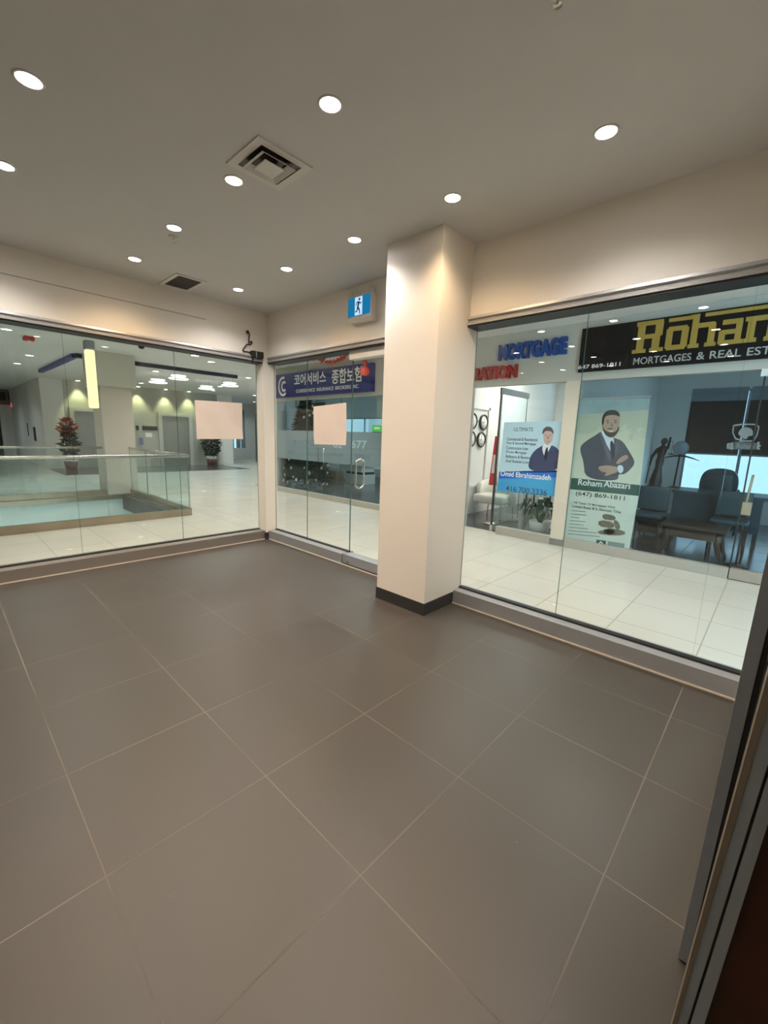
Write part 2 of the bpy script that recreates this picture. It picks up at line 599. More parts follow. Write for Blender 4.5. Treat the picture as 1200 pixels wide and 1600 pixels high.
# --- glass wall with the door, left of the column
xs1 = (on(480, 560, 'y', GB).x + on(480.5, 848, 'y', GB).x) / 2
xs2 = (on(550, 600, 'y', GB).x + on(547, 868, 'y', GB).x) / 2
w2 = struct(empty('window_2', (-2.8, GB, 0)), 'narrow fixed glass panels left of the glass door')
for a, b in ((-3.675, xs1), (xs1, xs2 - 0.003)):
    pane(w2, a + 0.0012, GB - 0.005, SB, b - 0.0012, GB + 0.005, HB + 0.01)
MB().box((-3.675, 2.875, 0), (xs2 - 0.003, 3.06, SB)).build('sill_channel', mat('blue_grey_sill', (0.30, 0.315, 0.335), 0.45, 0.2, noise=0.06), w2)
MB().box((-3.675, GB - 0.02, SB - 0.001), (xs2 - 0.003, GB + 0.02, SB + 0.012)).build('gasket', black, w2)
head_y(w2, YB, -3.69, -1.12)
d1 = struct(empty('door_1', (-2.05, GB, 0)), 'frameless glass door with steel pull handle beside the column')
pane(d1, xs2 + 0.003, GB - 0.006, 0.10, -1.125, GB + 0.006, HB - 0.03)
MB().box((xs2, GB - 0.10, 0.012), (-1.122, GB + 0.025, 0.118)).build('bottom_rail', alu_dark, d1)
MB().lathe([(0.0, -0.012), (0.016, -0.012), (0.016, 0.0)], (xs2 + 0.09, GB - 0.102, 0.045), 16, axis='y').build('floor_bolt', steel, d1)
MB().box((xs2, GB - 0.06, 2.285), (-1.122, GB + 0.03, 2.372)).build('top_rail', white_plastic, d1)
hx = on(557, 740, 'y', GB - 0.05)
pts = []
for k in range(40):
    t = 2 * PI * k / 40
    pts.append((hx.x + 0.035 * math.cos(t), GB - 0.055 + 0.035 * math.cos(t) * 0.4, 1.06 + (0.125 if math.sin(t) > 0 else -0.125) + 0.033 * math.sin(t)))
hd = MB()
pts = [(hx.x, GB + 0.062 * math.cos(2 * PI * k / 40), 1.06 + (0.12 if math.sin(2 * PI * k / 40) > 0 else -0.12) + 0.04 * math.sin(2 * PI * k / 40)) for k in range(40)]
hd.tube(pts, 0.0115, 10, closed=True)
hd.build('pull_handle', steel, d1)

# --- glass wall right of the column
w3 = struct(empty('window_3', (0.4, GR, 0)), 'large glass wall right of the column facing the storefronts')
xr1 = (on(920, 490, 'y', GR).x + on(867, 970, 'y', GR).x) / 2
xr2 = (on(1178, 465, 'y', GR).x + on(1082, 1040, 'y', GR).x) / 2
for a, b in ((-0.569, xr1), (xr1, xr2), (xr2, 1.462)):
    pane(w3, a + 0.0012, GR - 0.005, SB, b - 0.0012, GR + 0.005, HB + 0.01)
MB().box((-0.562, YR, 0), (1.462, 3.06, SB)).build('sill_channel', MATS['blue_grey_sill'], w3)
MB().box((-0.565, GR - 0.03, SB - 0.001), (1.462, GR + 0.02, SB + 0.014)).build('gasket', black, w3)
head_y(w3, YR, -0.600, 1.462)

# --- caulk beads along the sills
struct(MB().box((-3.702, -4.4, 0), (-3.690, 2.83, 0.010)).build('trim_2', caulk), 'pale caulk line along the left sill')
struct(MB().box((-3.66, 2.865, 0), (-1.127, 2.877, 0.010)).build('trim_3', caulk), 'pale caulk line below the glass door')
struct(MB().box((-0.562, YR - 0.010, 0), (1.45, YR + 0.002, 0.010)).build('trim_4', caulk), 'pale caulk line along the right sill')
struct(MB().box((1.446, 1.14, 0), (1.462, YR, 0.012)).build('trim_5', caulk), 'pale caulk line along the right wall foot')

# --- metal door frame and dark wooden door at the right edge
def lean(name, pl, ptop, pbot, y, dy, z0, m, parent):
    """upright member whose left and right edges follow two slightly splayed lines"""
    return None


def upright(y, dy, xa0, xb0, z0, xa1, xb1, z1):
    """an upright of four corners: bottom x range at z0, top x range at z1, between y and y + dy"""
    return [(xa0, y, z0), (xb0, y, z0), (xb0, y + dy, z0), (xa0, y + dy, z0), (xa1, y, z1), (xb1, y, z1), (xb1, y + dy, z1), (xa1, y + dy, z1)]


fr = struct(empty('door_2', (1.5, 0.95, 0)), 'grey metal door frame uprights at the right edge of the picture')
Y1 = 1.09
a0, b0 = on(1057, 1507, 'y', Y1), on(1073, 1511, 'y', Y1)
a1, b1 = on(1165, 1020, 'y', Y1), on(1190, 1020, 'y', Y1)
k = (3.0 - a0.z) / (a1.z - a0.z)
MB().hexa(upright(Y1, 0.04, a0.x, b0.x, max(0.006, a0.z), a0.x + (a1.x - a0.x) * k, b0.x + (b1.x - b0.x) * k, 2.995)).build('door_stile', alu_dark, fr)
MB().hexa(upright(Y1 + 0.002, 0.05, b0.x + 0.001, b0.x + 0.010, max(0.006, a0.z), b0.x + (b1.x - b0.x) * k + 0.001, b0.x + (b1.x - b0.x) * k + 0.014, 2.995)).build('gasket', black, fr)
Y2 = 0.84


def strip(name, l0, l1, m, y, dy):
    """l0 = (x left, x right) at photo row 1590, l1 at row 1290"""
    p, q = on(l0[0], 1590, 'y', y), on(l0[1], 1590, 'y', y)
    s, t = on(l1[0], 1290, 'y', y), on(l1[1], 1290, 'y', y)

    def ex(a, b, z):
        return a.x + (b.x - a.x) * (z - a.z) / (b.z - a.z)
    return MB().hexa(upright(y, dy, ex(p, s, 0.0), ex(q, t, 0.0), 0.0, ex(p, s, 2.995), ex(q, t, 2.995), 2.995)).build(name, m, fr)


strip('frame_edge', (1053, 1060), (1135, 1147), mat('tan_frame_edge', (0.17, 0.14, 0.10), 0.5, noise=0.1), Y2 - 0.002, 0.06)
strip('frame_upright', (1060, 1077), (1147, 1170), alu_dark, Y2, 0.06)
strip('frame_groove', (1077, 1082), (1170, 1176), black, Y2 + 0.008, 0.05)
strip('frame_upright', (1082, 1104), (1176, 1199), alu_dark, Y2, 0.06)
wd = MB()
p, q = on(1104, 1590, 'y', 0.86), on(1199, 1290, 'y', 0.86)
xk = lambda z: p.x + (q.x - p.x) * (z - p.z) / (q.z - p.z)
wd.hexa(upright(0.86, 0.045, xk(0), 2.95, 0.004, xk(2.99), 2.95, 2.99))
wdo = struct(wd.build('door_3', wood_dark, None, at=(1.6, 0.86, 0)), 'dark brown wooden door at the lower right edge')
MB().lathe([(0.0, -0.05), (0.024, -0.05), (0.026, -0.03), (0.012, -0.022), (0.012, 0.0), (0.0, 0.0)], (2.75, 0.86, 1.02), 14, axis='y').build('door_knob', steel, wdo)

# ------------------------------------------------------------------ MALL STRUCTURE
# shop block walls
b = MB()
b.box((-8.35, YS, 2.275), (-4.25, YS + 0.12, HM))
b.box((-4.36, YS, 0), (-2.38, YS + 0.12, HM))
b.box((-8.35, YS, 0), (-8.23, YS + 0.12, 2.275))
b.box((-2.38, YS, 2.312), (4.0, YS + 0.12, HM))
struct(b.build('wall_shops', mat('greige_wall_paint', (0.50, 0.49, 0.43), 0.6, noise=0.02)), 'pale wall band above the storefronts across the corridor')
sp = struct(MB().box((-0.87, YS - 0.01, 0), (-0.69, YS + 0.2, 2.312)).build('pillar_shop', mat('cream_pillar_paint', (0.66, 0.58, 0.46), 0.6, noise=0.03)), 'narrow cream pillar between the two mortgage storefronts')
MB().box((-0.875, YS - 0.016, 0), (-0.685, YS + 0.2, 0.095)).build('base_tile', mat('grey_base_tile', (0.22, 0.21, 0.20), 0.5, noise=0.1), sp)
for a_, c_ in (((-3.12, YS + 0.12, 0), (-3.0, 10.9, HM)), ((-0.84, YS + 0.2, 0), (-0.72, 10.9, HM)), ((4.0, 3.0, 0), (4.12, 11.0, HM))):
    struct(MB().box(a_, c_).build('wall_partition', mall_paint), 'white partition wall between the shops')
struct(MB().prism([(-8.35, YS + 0.12), (-8.23, YS + 0.12), (-13.0, 10.9), (-13.12, 10.9)], 0, HM, plane='xy').build('wall_diagonal', mall_paint), 'white slanting side wall of the insurance shop')
# back walls of the shops with window openings
b = MB()
for x0, x1, wx0, wx1, z0, z1 in ((-13.12, -3.12, -12.6, -6.0, 1.25, 2.15), (-3.0, -0.84, -2.6, -0.95, 2.05, 2.75), (-0.72, 4.0, -0.12, 3.7, 0.45, 2.65)):
    b.box((x0, 10.9, 0), (wx0, 11.0, HM))
    b.box((wx1, 10.9, 0), (x1, 11.0, HM))
    b.box((wx0, 10.9, 0), (wx1, 11.0, z0))
    b.box((wx0, 10.9, z1), (wx1, 11.0, HM))
struct(b.build('wall_outer', mall_paint), 'far white walls of the shops around their windows')
struct(MB().box((-13.1, YS + 0.1, -0.1), (4.0, 11.0, -0.003)).build('floor_shops', dark_tile), 'dark glossy floor inside the shops')
n = 4
for wx0, wx1, z0, z1, mulls in ((-12.6, -6.0, 1.25, 2.15, (-11.2, -10.1, -8.9, -7.5)), (-2.6, -0.95, 2.05, 2.75, (-1.7,)), (-0.12, 3.7, 0.45, 2.65, (0.82, 1.9, 2.8))):
    w = struct(empty('window_%d' % n, ((wx0 + wx1) / 2, 10.95, z0)), ['bright daylit window strip deep inside the insurance shop', 'small high window inside the mortgage office', 'wide daylit window behind the office desk'][n - 4])
    pane(w, wx0, 10.945, z0, wx1, 10.955, z1)
    f = MB()
    for a in (wx0, wx1 - 0.04):
        f.box((a, 10.92, z0), (a + 0.04, 10.98, z1))
    for a in mulls:
        f.box((a - 0.025, 10.92, z0), (a + 0.025, 10.98, z1))
    f.box((wx0, 10.92, z0), (wx1, 10.98, z0 + 0.04))
    f.box((wx0, 10.92, z1 - 0.04), (wx1, 10.98, z1))
    f.build('window_frame', alu_dark, w)
    n += 1
    l = bpy.data.lights.new('daylight_portal', 'AREA')
    l.shape = 'RECTANGLE'
    l.size, l.size_y = wx1 - wx0, z1 - z0
    l.cycles.is_portal = True
    o = bpy.data.objects.new('daylight_portal', l)
    o.location = ((wx0 + wx1) / 2, 11.02, (z0 + z1) / 2)
    o.rotation_euler = (-PI / 2, 0, 0)
    COL.objects.link(o)
# atrium outer walls
b = MB()
b.box((-27, -8.1, -3.4), (-3.92, -8.0, HM))
b.box((-27.1, -8, -3.4), (-27.0, 14, HM))
b.box((-27, 14, 0), (-8.35, 14.1, HM))
b.box((-13.12, 11.0, 0), (-13.0, 14, HM))
b.box((-3.92, -8.0, 0), (-3.82, -4.5, HM))
struct(b.build('wall_mall', mall_paint))
# lower storey seen through the void
b = MB()
b.box((-9.5, -8, -3.5), (-6.0, 2.83, -3.4))
b.box((-9.6, -8, -3.4), (-9.42, 2.83, -0.12))
b.box((-9.42, 2.75, -3.4), (-6.08, 2.85, -0.12))
b.box((-6.08, -8, -3.4), (-5.95, 2.75, -0.12))
struct(b.build('wall_void', mat('pale_teal_wall', (0.62, 0.70, 0.68), 0.5, noise=0.05)), 'pale lower storey walls seen down through the atrium opening')
struct(MB().box((-9.39, 2.60, -0.345), (-6.11, 2.735, -0.01)).build('trim_6', slab_dark), 'dark stained slab edge inside the atrium opening')
struct(MB().box((-9.42, -8, -0.10), (-9.36, 2.60, -0.005)).build('trim_7', steel_fascia), 'metal slab edge on the far side of the atrium opening')

# ------------------------------------------------------------------ CEILING FITTINGS
GXS = (-3.12, -2.20, -1.26, -0.335, 0.575)
GYS = (0.225, 1.20, 2.21)
LBL = {
    (0, 0): 'white downlight cut off at the left picture edge',
    (1, 0): 'warm downlight half cut at the left picture edge',
    (2, 0): 'large white downlight at the upper left of the ceiling',
    (0, 1): 'warm downlight above the left wall joint line, nearest the grille',
    (1, 1): 'white downlight directly beside the small sprinkler left of the diffuser',
    (2, 1): 'warm downlight touching the corner of the square air diffuser',
    (3, 1): 'bright white downlight at top centre beyond the square diffuser',
    (4, 1): 'warm downlight mostly cut off by the top picture edge',
    (0, 2): 'white downlight nearest the corner where the glass walls meet',
    (1, 2): 'warm downlight second from the glass wall corner toward the column',
    (2, 2): 'white downlight left of the column near the exit sign',
    (3, 2): 'warm downlight just in front of the column top',
    (4, 2): 'big white downlight at the upper right above the right glass wall',
}
src = {}


def downlight(i, j, x, y, warm):
    key = 'w' if warm else 'c'
    if key not in src:
        o = empty('ceiling_downlight', (x, y, H))
        MB().lathe([(0.047, -0.001), (0.049, -0.005), (0.056, -0.005), (0.060, 0.0)], (x, y, H), 32).build('trim_ring', white_plastic, o)
        MB().lathe([(0.0, -0.003), (0.048, -0.0035), (0.048, 0.0)], (x, y, H), 32).build('lens', lens_warm if warm else lens_cool, o)
        src[key] = o
    else:
        o = copy_tree(src[key])
        o.location = (x, y, H)
    sp = add_light('downlight_beam', 'SPOT', (x, y, H - 0.02), P_ROOM * (0.95 if warm else 1.0) * (1.0 if i < 9 else 0.3), WARM if warm else COOL, spot_size=math.radians(140), spot_blend=0.75, shadow_soft_size=0.05)
    return o


for i, x in enumerate(GXS):
    for j, y in enumerate(GYS):
        if (i, j) == (3, 0) or (i, j) == (4, 0):
            continue
        tag(downlight(i, j, x, y, (i + j) % 2 == 1), LBL[(i, j)], 'downlight', 'recessed ceiling downlights')
for x, y, w in [(-0.335, 0.225, 1), (0.575, 0.225, 0)] + [(xx, yy, (i + j) % 2) for j, yy in enumerate((-0.95, -2.02, -3.1)) for i, xx in enumerate(GXS, 1)]:
    tag(downlight(9, 9, x, y, w), 'recessed downlight in the ceiling part outside the picture', 'downlight', 'ceiling downlights behind the camera')

# square supply diffuser
dx, dy, dh = -0.955, 1.262, 0.175
df = tag(empty('air_diffuser', (dx, dy, H)), 'square white ceiling air diffuser with nested louvres and dark gap', 'air vent')
m = MB()
for s in (1,):
    o_, i_ = dh, dh - 0.045
    for (x0, y0, x1, y1) in ((-o_, -o_, o_, -i_), (-o_, i_, o_, o_), (-o_, -i_, -i_, i_), (i_, -i_, o_, i_)):
        m.box((dx + x0, dy + y0, H - 0.008), (dx + x1, dy + y1, H + 0.0))
m.build('frame', white_plastic, df)
MB().box((dx - 0.13, dy - 0.13, H - 0.0025), (dx + 0.13, dy + 0.13, H - 0.0005)).build('duct_opening', mat('dark_duct', (0.05, 0.045, 0.04), 0.3, 0.5, noise=0.6, nscale=14), df)


def cone(h0, z0, h1, z1, cx, cy):
    a = [(cx - h0, cy - h0, z0), (cx + h0, cy - h0, z0), (cx + h0, cy + h0, z0), (cx - h0, cy + h0, z0)]
    c = [(cx - h1, cy - h1, z1), (cx + h1, cy - h1, z1), (cx + h1, cy + h1, z1), (cx - h1, cy + h1, z1)]
    return a, c


for h0, h1, z0 in ((0.108, 0.075, H - 0.028), (0.062, 0.0, H - 0.030)):
    a, c = cone(h0, z0, max(h1, 0.001), z0 + 0.022, dx + 0.012, dy - 0.012)
    mm = MB()
    a2 = [(p[0], p[1], p[2] - 0.004) for p in a]
    c2 = [(p[0], p[1], p[2] - 0.004) for p in c]
    mm.add(a + c + a2 + c2, [(0, 1, 5, 4), (1, 2, 6, 5), (2, 3, 7, 6), (3, 0, 4, 7), (9, 8, 12, 13), (10, 9, 13, 14), (11, 10, 14, 15), (8, 11, 15, 12), (0, 8, 9, 1), (1, 9, 10, 2), (2, 10, 11, 3), (3, 11, 8, 0)])
    if h1 == 0:
        mm.add(a2, [(3, 2, 1, 0)])
    mm.build('louvre_ring', white_plastic, df)

# return grille
gr = tag(empty('return_grille', (-3.39, 1.73, H)), 'rectangular dark grey return air grille in the ceiling by the left wall', 'air vent')
m = MB()
x0, x1, y0, y1 = -3.62, -3.16, 1.58, 1.885
for q in ((x0, y0, x1, y0 + 0.035), (x0, y1 - 0.035, x1, y1), (x0, y0 + 0.035, x0 + 0.035, y1 - 0.035), (x1 - 0.035, y0 + 0.035, x1, y1 - 0.035)):
    m.box((q[0], q[1], H - 0.010), (q[2], q[3], H))
m.build('frame', white_plastic, gr)
m = MB()
m.box((x0 + 0.035, y0 + 0.035, H - 0.002), (x1 - 0.035, y1 - 0.035, H - 0.0005))
for k in range(18):
    yy = y0 + 0.04 + k * (y1 - y0 - 0.08) / 17
    m.box((x0 + 0.035, yy - 0.002, H - 0.007), (x1 - 0.035, yy + 0.002, H - 0.002))
m.build('louvres', mat('grey_grille', (0.10, 0.10, 0.095), 0.6, noise=0.05), gr)

spk = None
for x, y, lab in ((-2.36, 1.255, 'small ceiling sprinkler below the white downlight left of the diffuser'), (0.655, 1.39, 'small ceiling sprinkler cut off by the top picture edge')):
    if spk is None:
        o = spk = empty('fire_sprinkler', (x, y, H))
        MB().lathe([(0.036, 0.0), (0.034, -0.006), (0.020, -0.010), (0.0, -0.010)], (x, y, H), 20).build('escutcheon', white_plastic, o)
        MB().lathe([(0.010, -0.010), (0.010, -0.022), (0.005, -0.026), (0.005, -0.040), (0.016, -0.042), (0.016, -0.045), (0.0, -0.045)], (x, y, H), 16).build('sprinkler_head', steel, o)
    else:
        o = copy_tree(spk)
        o.location = (x, y, H)
    tag(o, lab, 'sprinkler', 'ceiling sprinklers')

# exit sign over the glass door
ex = tag(empty('exit_sign', (-1.9, YB, 2.62)), 'illuminated green and blue running man exit sign above the glass door', 'exit sign')
MB().rbox((-2.075, 2.865, 2.655), (-1.712, 2.93, 2.885), 0.012).build('housing', white_plastic, ex)
sx0, sx1, sz0, sz1 = -2.055, -1.732, 2.682, 2.862
MB().box((sx0, 2.861, sz0), (sx1, 2.866, sz1)).build('sign_face', emit_mat('exit_green_blue', (0.010, 0.20, 0.42), 0.9), ex)
cx0, cx1 = sx0 + 0.105, sx0 + 0.212
MB().box((cx0, 2.859, sz0 + 0.004), (cx1, 2.8615, sz1 - 0.004)).build('doorway_panel', emit_mat('exit_white', (0.62, 0.80, 1.0), 0.95), ex)
mm = MB()
cx, cz = (cx0 + cx1) / 2, (sz0 + sz1) / 2


def limb(p, q, w0, w1):
    d = Vector((q[0] - p[0], q[1] - p[1]))
    nrm = Vector((-d.y, d.x)).normalized()
    mm.prism([(cx + p[0] + nrm.x * w0, cz + p[1] + nrm.y * w0), (cx + q[0] + nrm.x * w1, cz + q[1] + nrm.y * w1), (cx + q[0] - nrm.x * w1, cz + q[1] - nrm.y * w1), (cx + p[0] - nrm.x * w0, cz + p[1] - nrm.y * w0)], 2.8575, 2.859)


mm.prism([(cx + 0.012 + 0.013 * math.cos(t * PI / 8), cz + 0.062 + 0.013 * math.sin(t * PI / 8)) for t in range(16)], 2.8575, 2.859)
limb((0.004, 0.042), (-0.010, -0.012), 0.013, 0.010)
limb((0.004, 0.038), (0.026, 0.022), 0.006, 0.005)
limb((0.026, 0.022), (0.046, 0.028), 0.005, 0.004)
limb((0.000, 0.040), (-0.026, 0.036), 0.006, 0.005)
limb((-0.026, 0.036), (-0.036, 0.006), 0.005, 0.004)
limb((-0.008, -0.010), (0.016, -0.042), 0.009, 0.007)
limb((0.016, -0.042), (0.020, -0.078), 0.007, 0.005)
limb((-0.012, -0.010), (-0.020, -0.046), 0.009, 0.007)
limb((-0.020, -0.046), (-0.046, -0.052), 0.007, 0.005)
mm.build('running_figure', emit_mat('exit_figure', (0.01, 0.06, 0.20), 0.6), ex)
MB().rbox((-2.02, 2.87, 2.617), (-1.70, 2.93, 2.656), 0.008).build('mounting_base', white_plastic, ex)
for xx in (-2.045, -1.745):
    MB().lathe([(0.0, -0.03), (0.026, -0.03), (0.028, 0.0), (0.016, 0.014), (0.0, 0.018)], (xx, 2.895, 2.905), 18, axis='y').build('lamp_head', white_plastic, ex)

# small black device with cable in the corner
cm = tag(empty('wall_camera', (XL + 0.03, 2.76, 2.44)), 'small black box with looped cable above the corner post', 'camera')
MB().rbox((XL + 0.002, 2.665, 2.425), (XL + 0.075, 2.83, 2.505), 0.01).build('body', black, cm)
MB().box((XL + 0.074, 2.715, 2.427), (XL + 0.078, 2.727, 2.503)).build('label_strip', alu, cm)
cp = [(387, 519), (390, 522), (389, 530), (388.5, 536), (393, 533), (394, 536), (391, 539), (386, 538), (382, 543), (379, 547), (381, 549), (388, 550), (393, 553)]
pts = []
for qx, qy in cp:
    w = on(qx, qy, 'x', XL + 0.012)
    pts.append(tuple(w))
sm = []
for i in range(len(pts) - 1):
    for t in (0, 0.33, 0.66):
        sm.append(Vector(pts[i]).lerp(Vector(pts[i + 1]), t))
sm.append(Vector(pts[-1]))
MB().tube(sm, 0.0075, 8).build('cable', black, cm)
w = on(386.5, 519, 'x', XL)
MB().lathe([(0.02, 0.0), (0.02, 0.015), (0.0, 0.018)], (XL, w.y, w.z), 14, axis='x').build('cable_plug', black, cm)
w = on(395, 559, 'x', XL + 0.04)
MB().tube([(XL + 0.042, 2.69, 2.43), (XL + 0.043, 2.685, 2.39), (XL + 0.043, 2.69, 2.35)], 0.012, 8).build('cable_tail', black, cm)


# papers taped to the glass
def sheet(name, corners, axis, val, label, off):
    P = [on(x, y, axis, val) for x, y in corners]
    m = MB()
    N = 14
    top, bot = [], []
    for j in range(N + 1):
        for i in range(N + 1):
            u, v = i / N, j / N
            p = P[0].lerp(P[1], u).lerp(P[3].lerp(P[2], u), v)
            d = 0.004 * math.sin(3.1 * u + 4.2 * v) + 0.003 * math.sin(9 * u - 6 * v) + 0.003
            top.append(p + Vector(off) * d)
            bot.append(p + Vector(off) * (d - 0.0012))
    fs = [(j * (N + 1) + i, j * (N + 1) + i + 1, (j + 1) * (N + 1) + i + 1, (j + 1) * (N + 1) + i) for j in range(N) for i in range(N)]
    m.add(top, fs, 0, True)
    m.add(bot, [tuple(reversed(f)) for f in fs], 0, True)
    return tag(m.build(name, paper, None, at=tuple((P[2] + P[3]) / 2)), label, 'paper')


sheet('paper_sheet', [(304, 625), (378, 630), (379.5, 686), (307.5, 686)], 'x', GX + 0.007, 'wide blank pinkish white paper sheet taped to the left glass wall', (1, 0, 0))
sheet('paper_sheet', [(490, 635.5), (541.5, 629), (541, 695.5), (491, 694)], 'y', GB - 0.007, 'blank squarish white paper sheet on the glass beside the door handle', (0, -1, 0))

# ------------------------------------------------------------------ STOREFRONTS
# --- insurance shop
w7 = struct(empty('window_7', (-6.2, YS, 0)), 'glass storefront of the insurance shop below the blue sign')
for a, b in ((-8.22, -6.9), (-6.9, -5.65), (-5.65, -4.37)):
    pane(w7, a + 0.003, YS + 0.05, 0.1, b - 0.003, YS + 0.06, 2.275, glass_front)
MB().box((-8.23, YS - 0.01, 0), (-4.36, YS + 0.10, 0.105)).build('sill_channel', mat('pale_sill', (0.45, 0.42, 0.36), 0.5, 0.2, noise=0.06), w7)
MB().box((-8.21, YS + 0.042, 0.855), (-4.38, YS + 0.046, 1.56)).build('frosted_band', glass_frost, w7)
ink_cut = mat('clear_cut_letters', (0.42, 0.62, 0.68), 0.4, noise=0.02)
ink_dk = mat('grey_cut_letters', (0.16, 0.22, 0.25), 0.4, noise=0.02)


def ptext(name, body, q, y, m, parent, **kw):
    """lettering in the photo box q = (left, top, right, bottom) on the plane y"""
    a, c = on(q[0], q[1], 'y', y), on(q[2], q[3], 'y', y)
    yc = (q[1] + q[3]) / 2
    l, r = on(q[0], yc, 'y', y), on(q[2], yc, 'y', y)
    xm = (q[0] + q[2]) / 2
    t, bt = on(xm, q[1], 'y', y), on(xm, q[3], 'y', y)
    return text(name, body, l.x, r.x, bt.z, t.z, y, m, parent, **kw)


ptext('lettering', '7', (457, 688, 463, 698), YS + 0.041, ink_dk, w7)
ptext('lettering', '90', (477, 686, 491, 697), YS + 0.041, ink_dk, w7)
ptext('lettering', '02', (521, 689, 535, 700), YS + 0.041, ink_cut, w7, bold=0.01)
ptext('lettering', '677', (549, 688, 573, 701), YS + 0.041, ink_cut, w7, bold=0.01)
ptext('lettering', '자동차', (449, 703, 461, 710), YS + 0.041, ink_dk, w7)
ptext('lettering', '여행보험', (479, 706, 496, 713), YS + 0.041, ink_dk, w7)
ptext('lettering', '주택보험', (516, 708, 535, 714), YS + 0.041, ink_dk, w7)
ptext('lettering', '사업체보험', (554, 710, 577, 718), YS + 0.041, ink_dk, w7)
MB().tube([on(x, y, 'y', YS + 0.0) for x, y in ((497, 721), (497, 700), (506, 700), (506, 724), (497, 721))][:-1], 0.012, 8).build('pull_handle', steel, w7)

bs = tag(empty('shop_sign', (-6.3, YS, 2.34)), 'long blue signboard with white Korean lettering above the insurance shop', 'sign')
MB().box((-8.08, YS - 0.11, 2.345), (-4.59, YS, 2.885)).build('board', navy, bs)
yb = YS - 0.111
text('lettering', '코어서비스', -7.15, -5.98, 2.585, 2.845, yb, letter_white, bs, bold=0.022)
text('lettering', '종합보험', -5.78, -4.86, 2.545, 2.845, yb, letter_white, bs, bold=0.022)
for wd_, xa_, xb_ in (('CORESERVICE', -7.08, -6.36), ('INSURANCE', -6.30, -5.72), ('BROKERS', -5.66, -5.17), ('INC.', -5.11, -4.93)):
    text('lettering', wd_, xa_, xb_, 2.425, 2.50, yb, letter_white, bs, bold=0.012)
mm = MB()


def arc(cx, cz, r0_, r1_, a0, a1, y0, y1, m):
    N = 20
    pts = [(cx + r1_ * math.cos(math.radians(a0 + (a1 - a0) * k / N)), cz + r1_ * math.sin(math.radians(a0 + (a1 - a0) * k / N)) * 1.15) for k in range(N + 1)]
    pts += [(cx + r0_ * math.cos(math.radians(a1 - (a1 - a0) * k / N)), cz + r0_ * math.sin(math.radians(a1 - (a1 - a0) * k / N)) * 1.15) for k in range(N + 1)]
    n_ = len(pts)
    vs = [(p[0], y0, p[1]) for p in pts] + [(p[0], y1, p[1]) for p in pts]
    fs = [(i, i + 1, 2 * N - i, 2 * N + 1 - i) for i in range(N)]
    m.add(vs, fs + [tuple(reversed([n_ + q for q in f])) for f in fs] + [(i, i + n_, (i + 1) % n_ + n_, (i + 1) % n_) for i in range(n_)])


arc(-7.62, 2.60, 0.155, 0.20, 70, 310, yb - 0.003, yb, mm)
arc(-7.58, 2.60, 0.065, 0.11, 45, 315, yb - 0.003, yb, mm)
mm.build('emblem', letter_white, bs)

# --- ultimate mortgage shop
w8 = struct(empty('window_8', (-1.3, YS, 0)), 'glass panel and open doorway of the mortgage office left of the pillar')
pane(w8, -1.84, YS + 0.05, 0.115, -0.872, YS + 0.06, 2.312, glass_mat('clear_teal_glass', (0.93, 0.975, 0.98)))
MB().box((-1.76, YS - 0.005, 0), (-0.875, YS + 0.10, 0.115)).build('sill_channel', MATS['pale_sill'], w8)
d4 = struct(empty('door_4', (-1.88, YS + 0.06, 0)), 'glass door of the mortgage office swung open inward')
pane(d4, -1.885, YS + 0.1, 0.11, -1.873, YS + 1.0, 2.28, MATS['clear_teal_glass'])
MB().box((-1.90, YS + 0.06, 0.01), (-1.858, YS + 1.02, 0.11)).build('bottom_rail', steel, d4)
MB().box((-1.90, YS + 0.06, 2.2), (-1.858, YS + 1.02, 2.29)).build('top_rail', alu_dark, d4)
MB().box((-1.885, YS + 0.05, 0.11), (-1.872, YS + 0.1, 2.29)).build('edge_strip', black, d4)

ms = tag(empty('letter_sign', (-1.6, YS, 2.4)), 'blue MORTGAGE and red RATION block letters on the pale wall', 'sign')
text('lettering', 'MORTGAGE', -1.925, -0.905, 2.672, 2.905, YS - 0.001, blue_letter, ms, depth=0.05, bold=0.055)
text('lettering', 'RATION', -2.345, -1.60, 2.408, 2.604, YS - 0.001, red_letter, ms, depth=0.05, bold=0.055)

# printed poster on the glass
poster_bg = mat('pale_blue_print', (0.50, 0.70, 0.80), 0.5, noise=0.08, nscale=3, alpha=0.86)
sky_print = mat('sky_blue_print', (0.05, 0.36, 0.68), 0.5, noise=0.08, nscale=4, alpha=0.9)
blue_print = mat('strong_blue_print', (0.01, 0.14, 0.55), 0.5, noise=0.04)
skin_pr = mat('printed_skin', (0.50, 0.38, 0.34), 0.6, noise=0.08, nscale=30)
skin_pr2 = mat('printed_tan_skin', (0.42, 0.27, 0.20), 0.6, noise=0.08, nscale=30)
suit_pr = mat('printed_navy_suit', (0.035, 0.05, 0.12), 0.6, noise=0.25, nscale=10)
suit_pr2 = mat('printed_grey_suit', (0.055, 0.065, 0.09), 0.6, noise=0.3, nscale=10)
shirt_pr = mat('printed_white_shirt', (0.62, 0.68, 0.72), 0.6, noise=0.03)
tie_pr = mat('printed_dark_tie', (0.012, 0.015, 0.03), 0.6, noise=0.1)
hair_pr = mat('printed_dark_hair', (0.02, 0.014, 0.012), 0.7, noise=0.2, nscale=30)
hair_pr2 = mat('printed_brown_hair', (0.10, 0.08, 0.08), 0.7, noise=0.2, nscale=30)
beard_pr = mat('printed_beard', (0.06, 0.035, 0.025), 0.7, noise=0.2, nscale=30)
PS = tag(empty('window_poster', (-1.35, YS + 0.04, 0.69)), 'blue advertising poster of a suited man on the mortgage office glass', 'poster')
yp = YS + 0.048


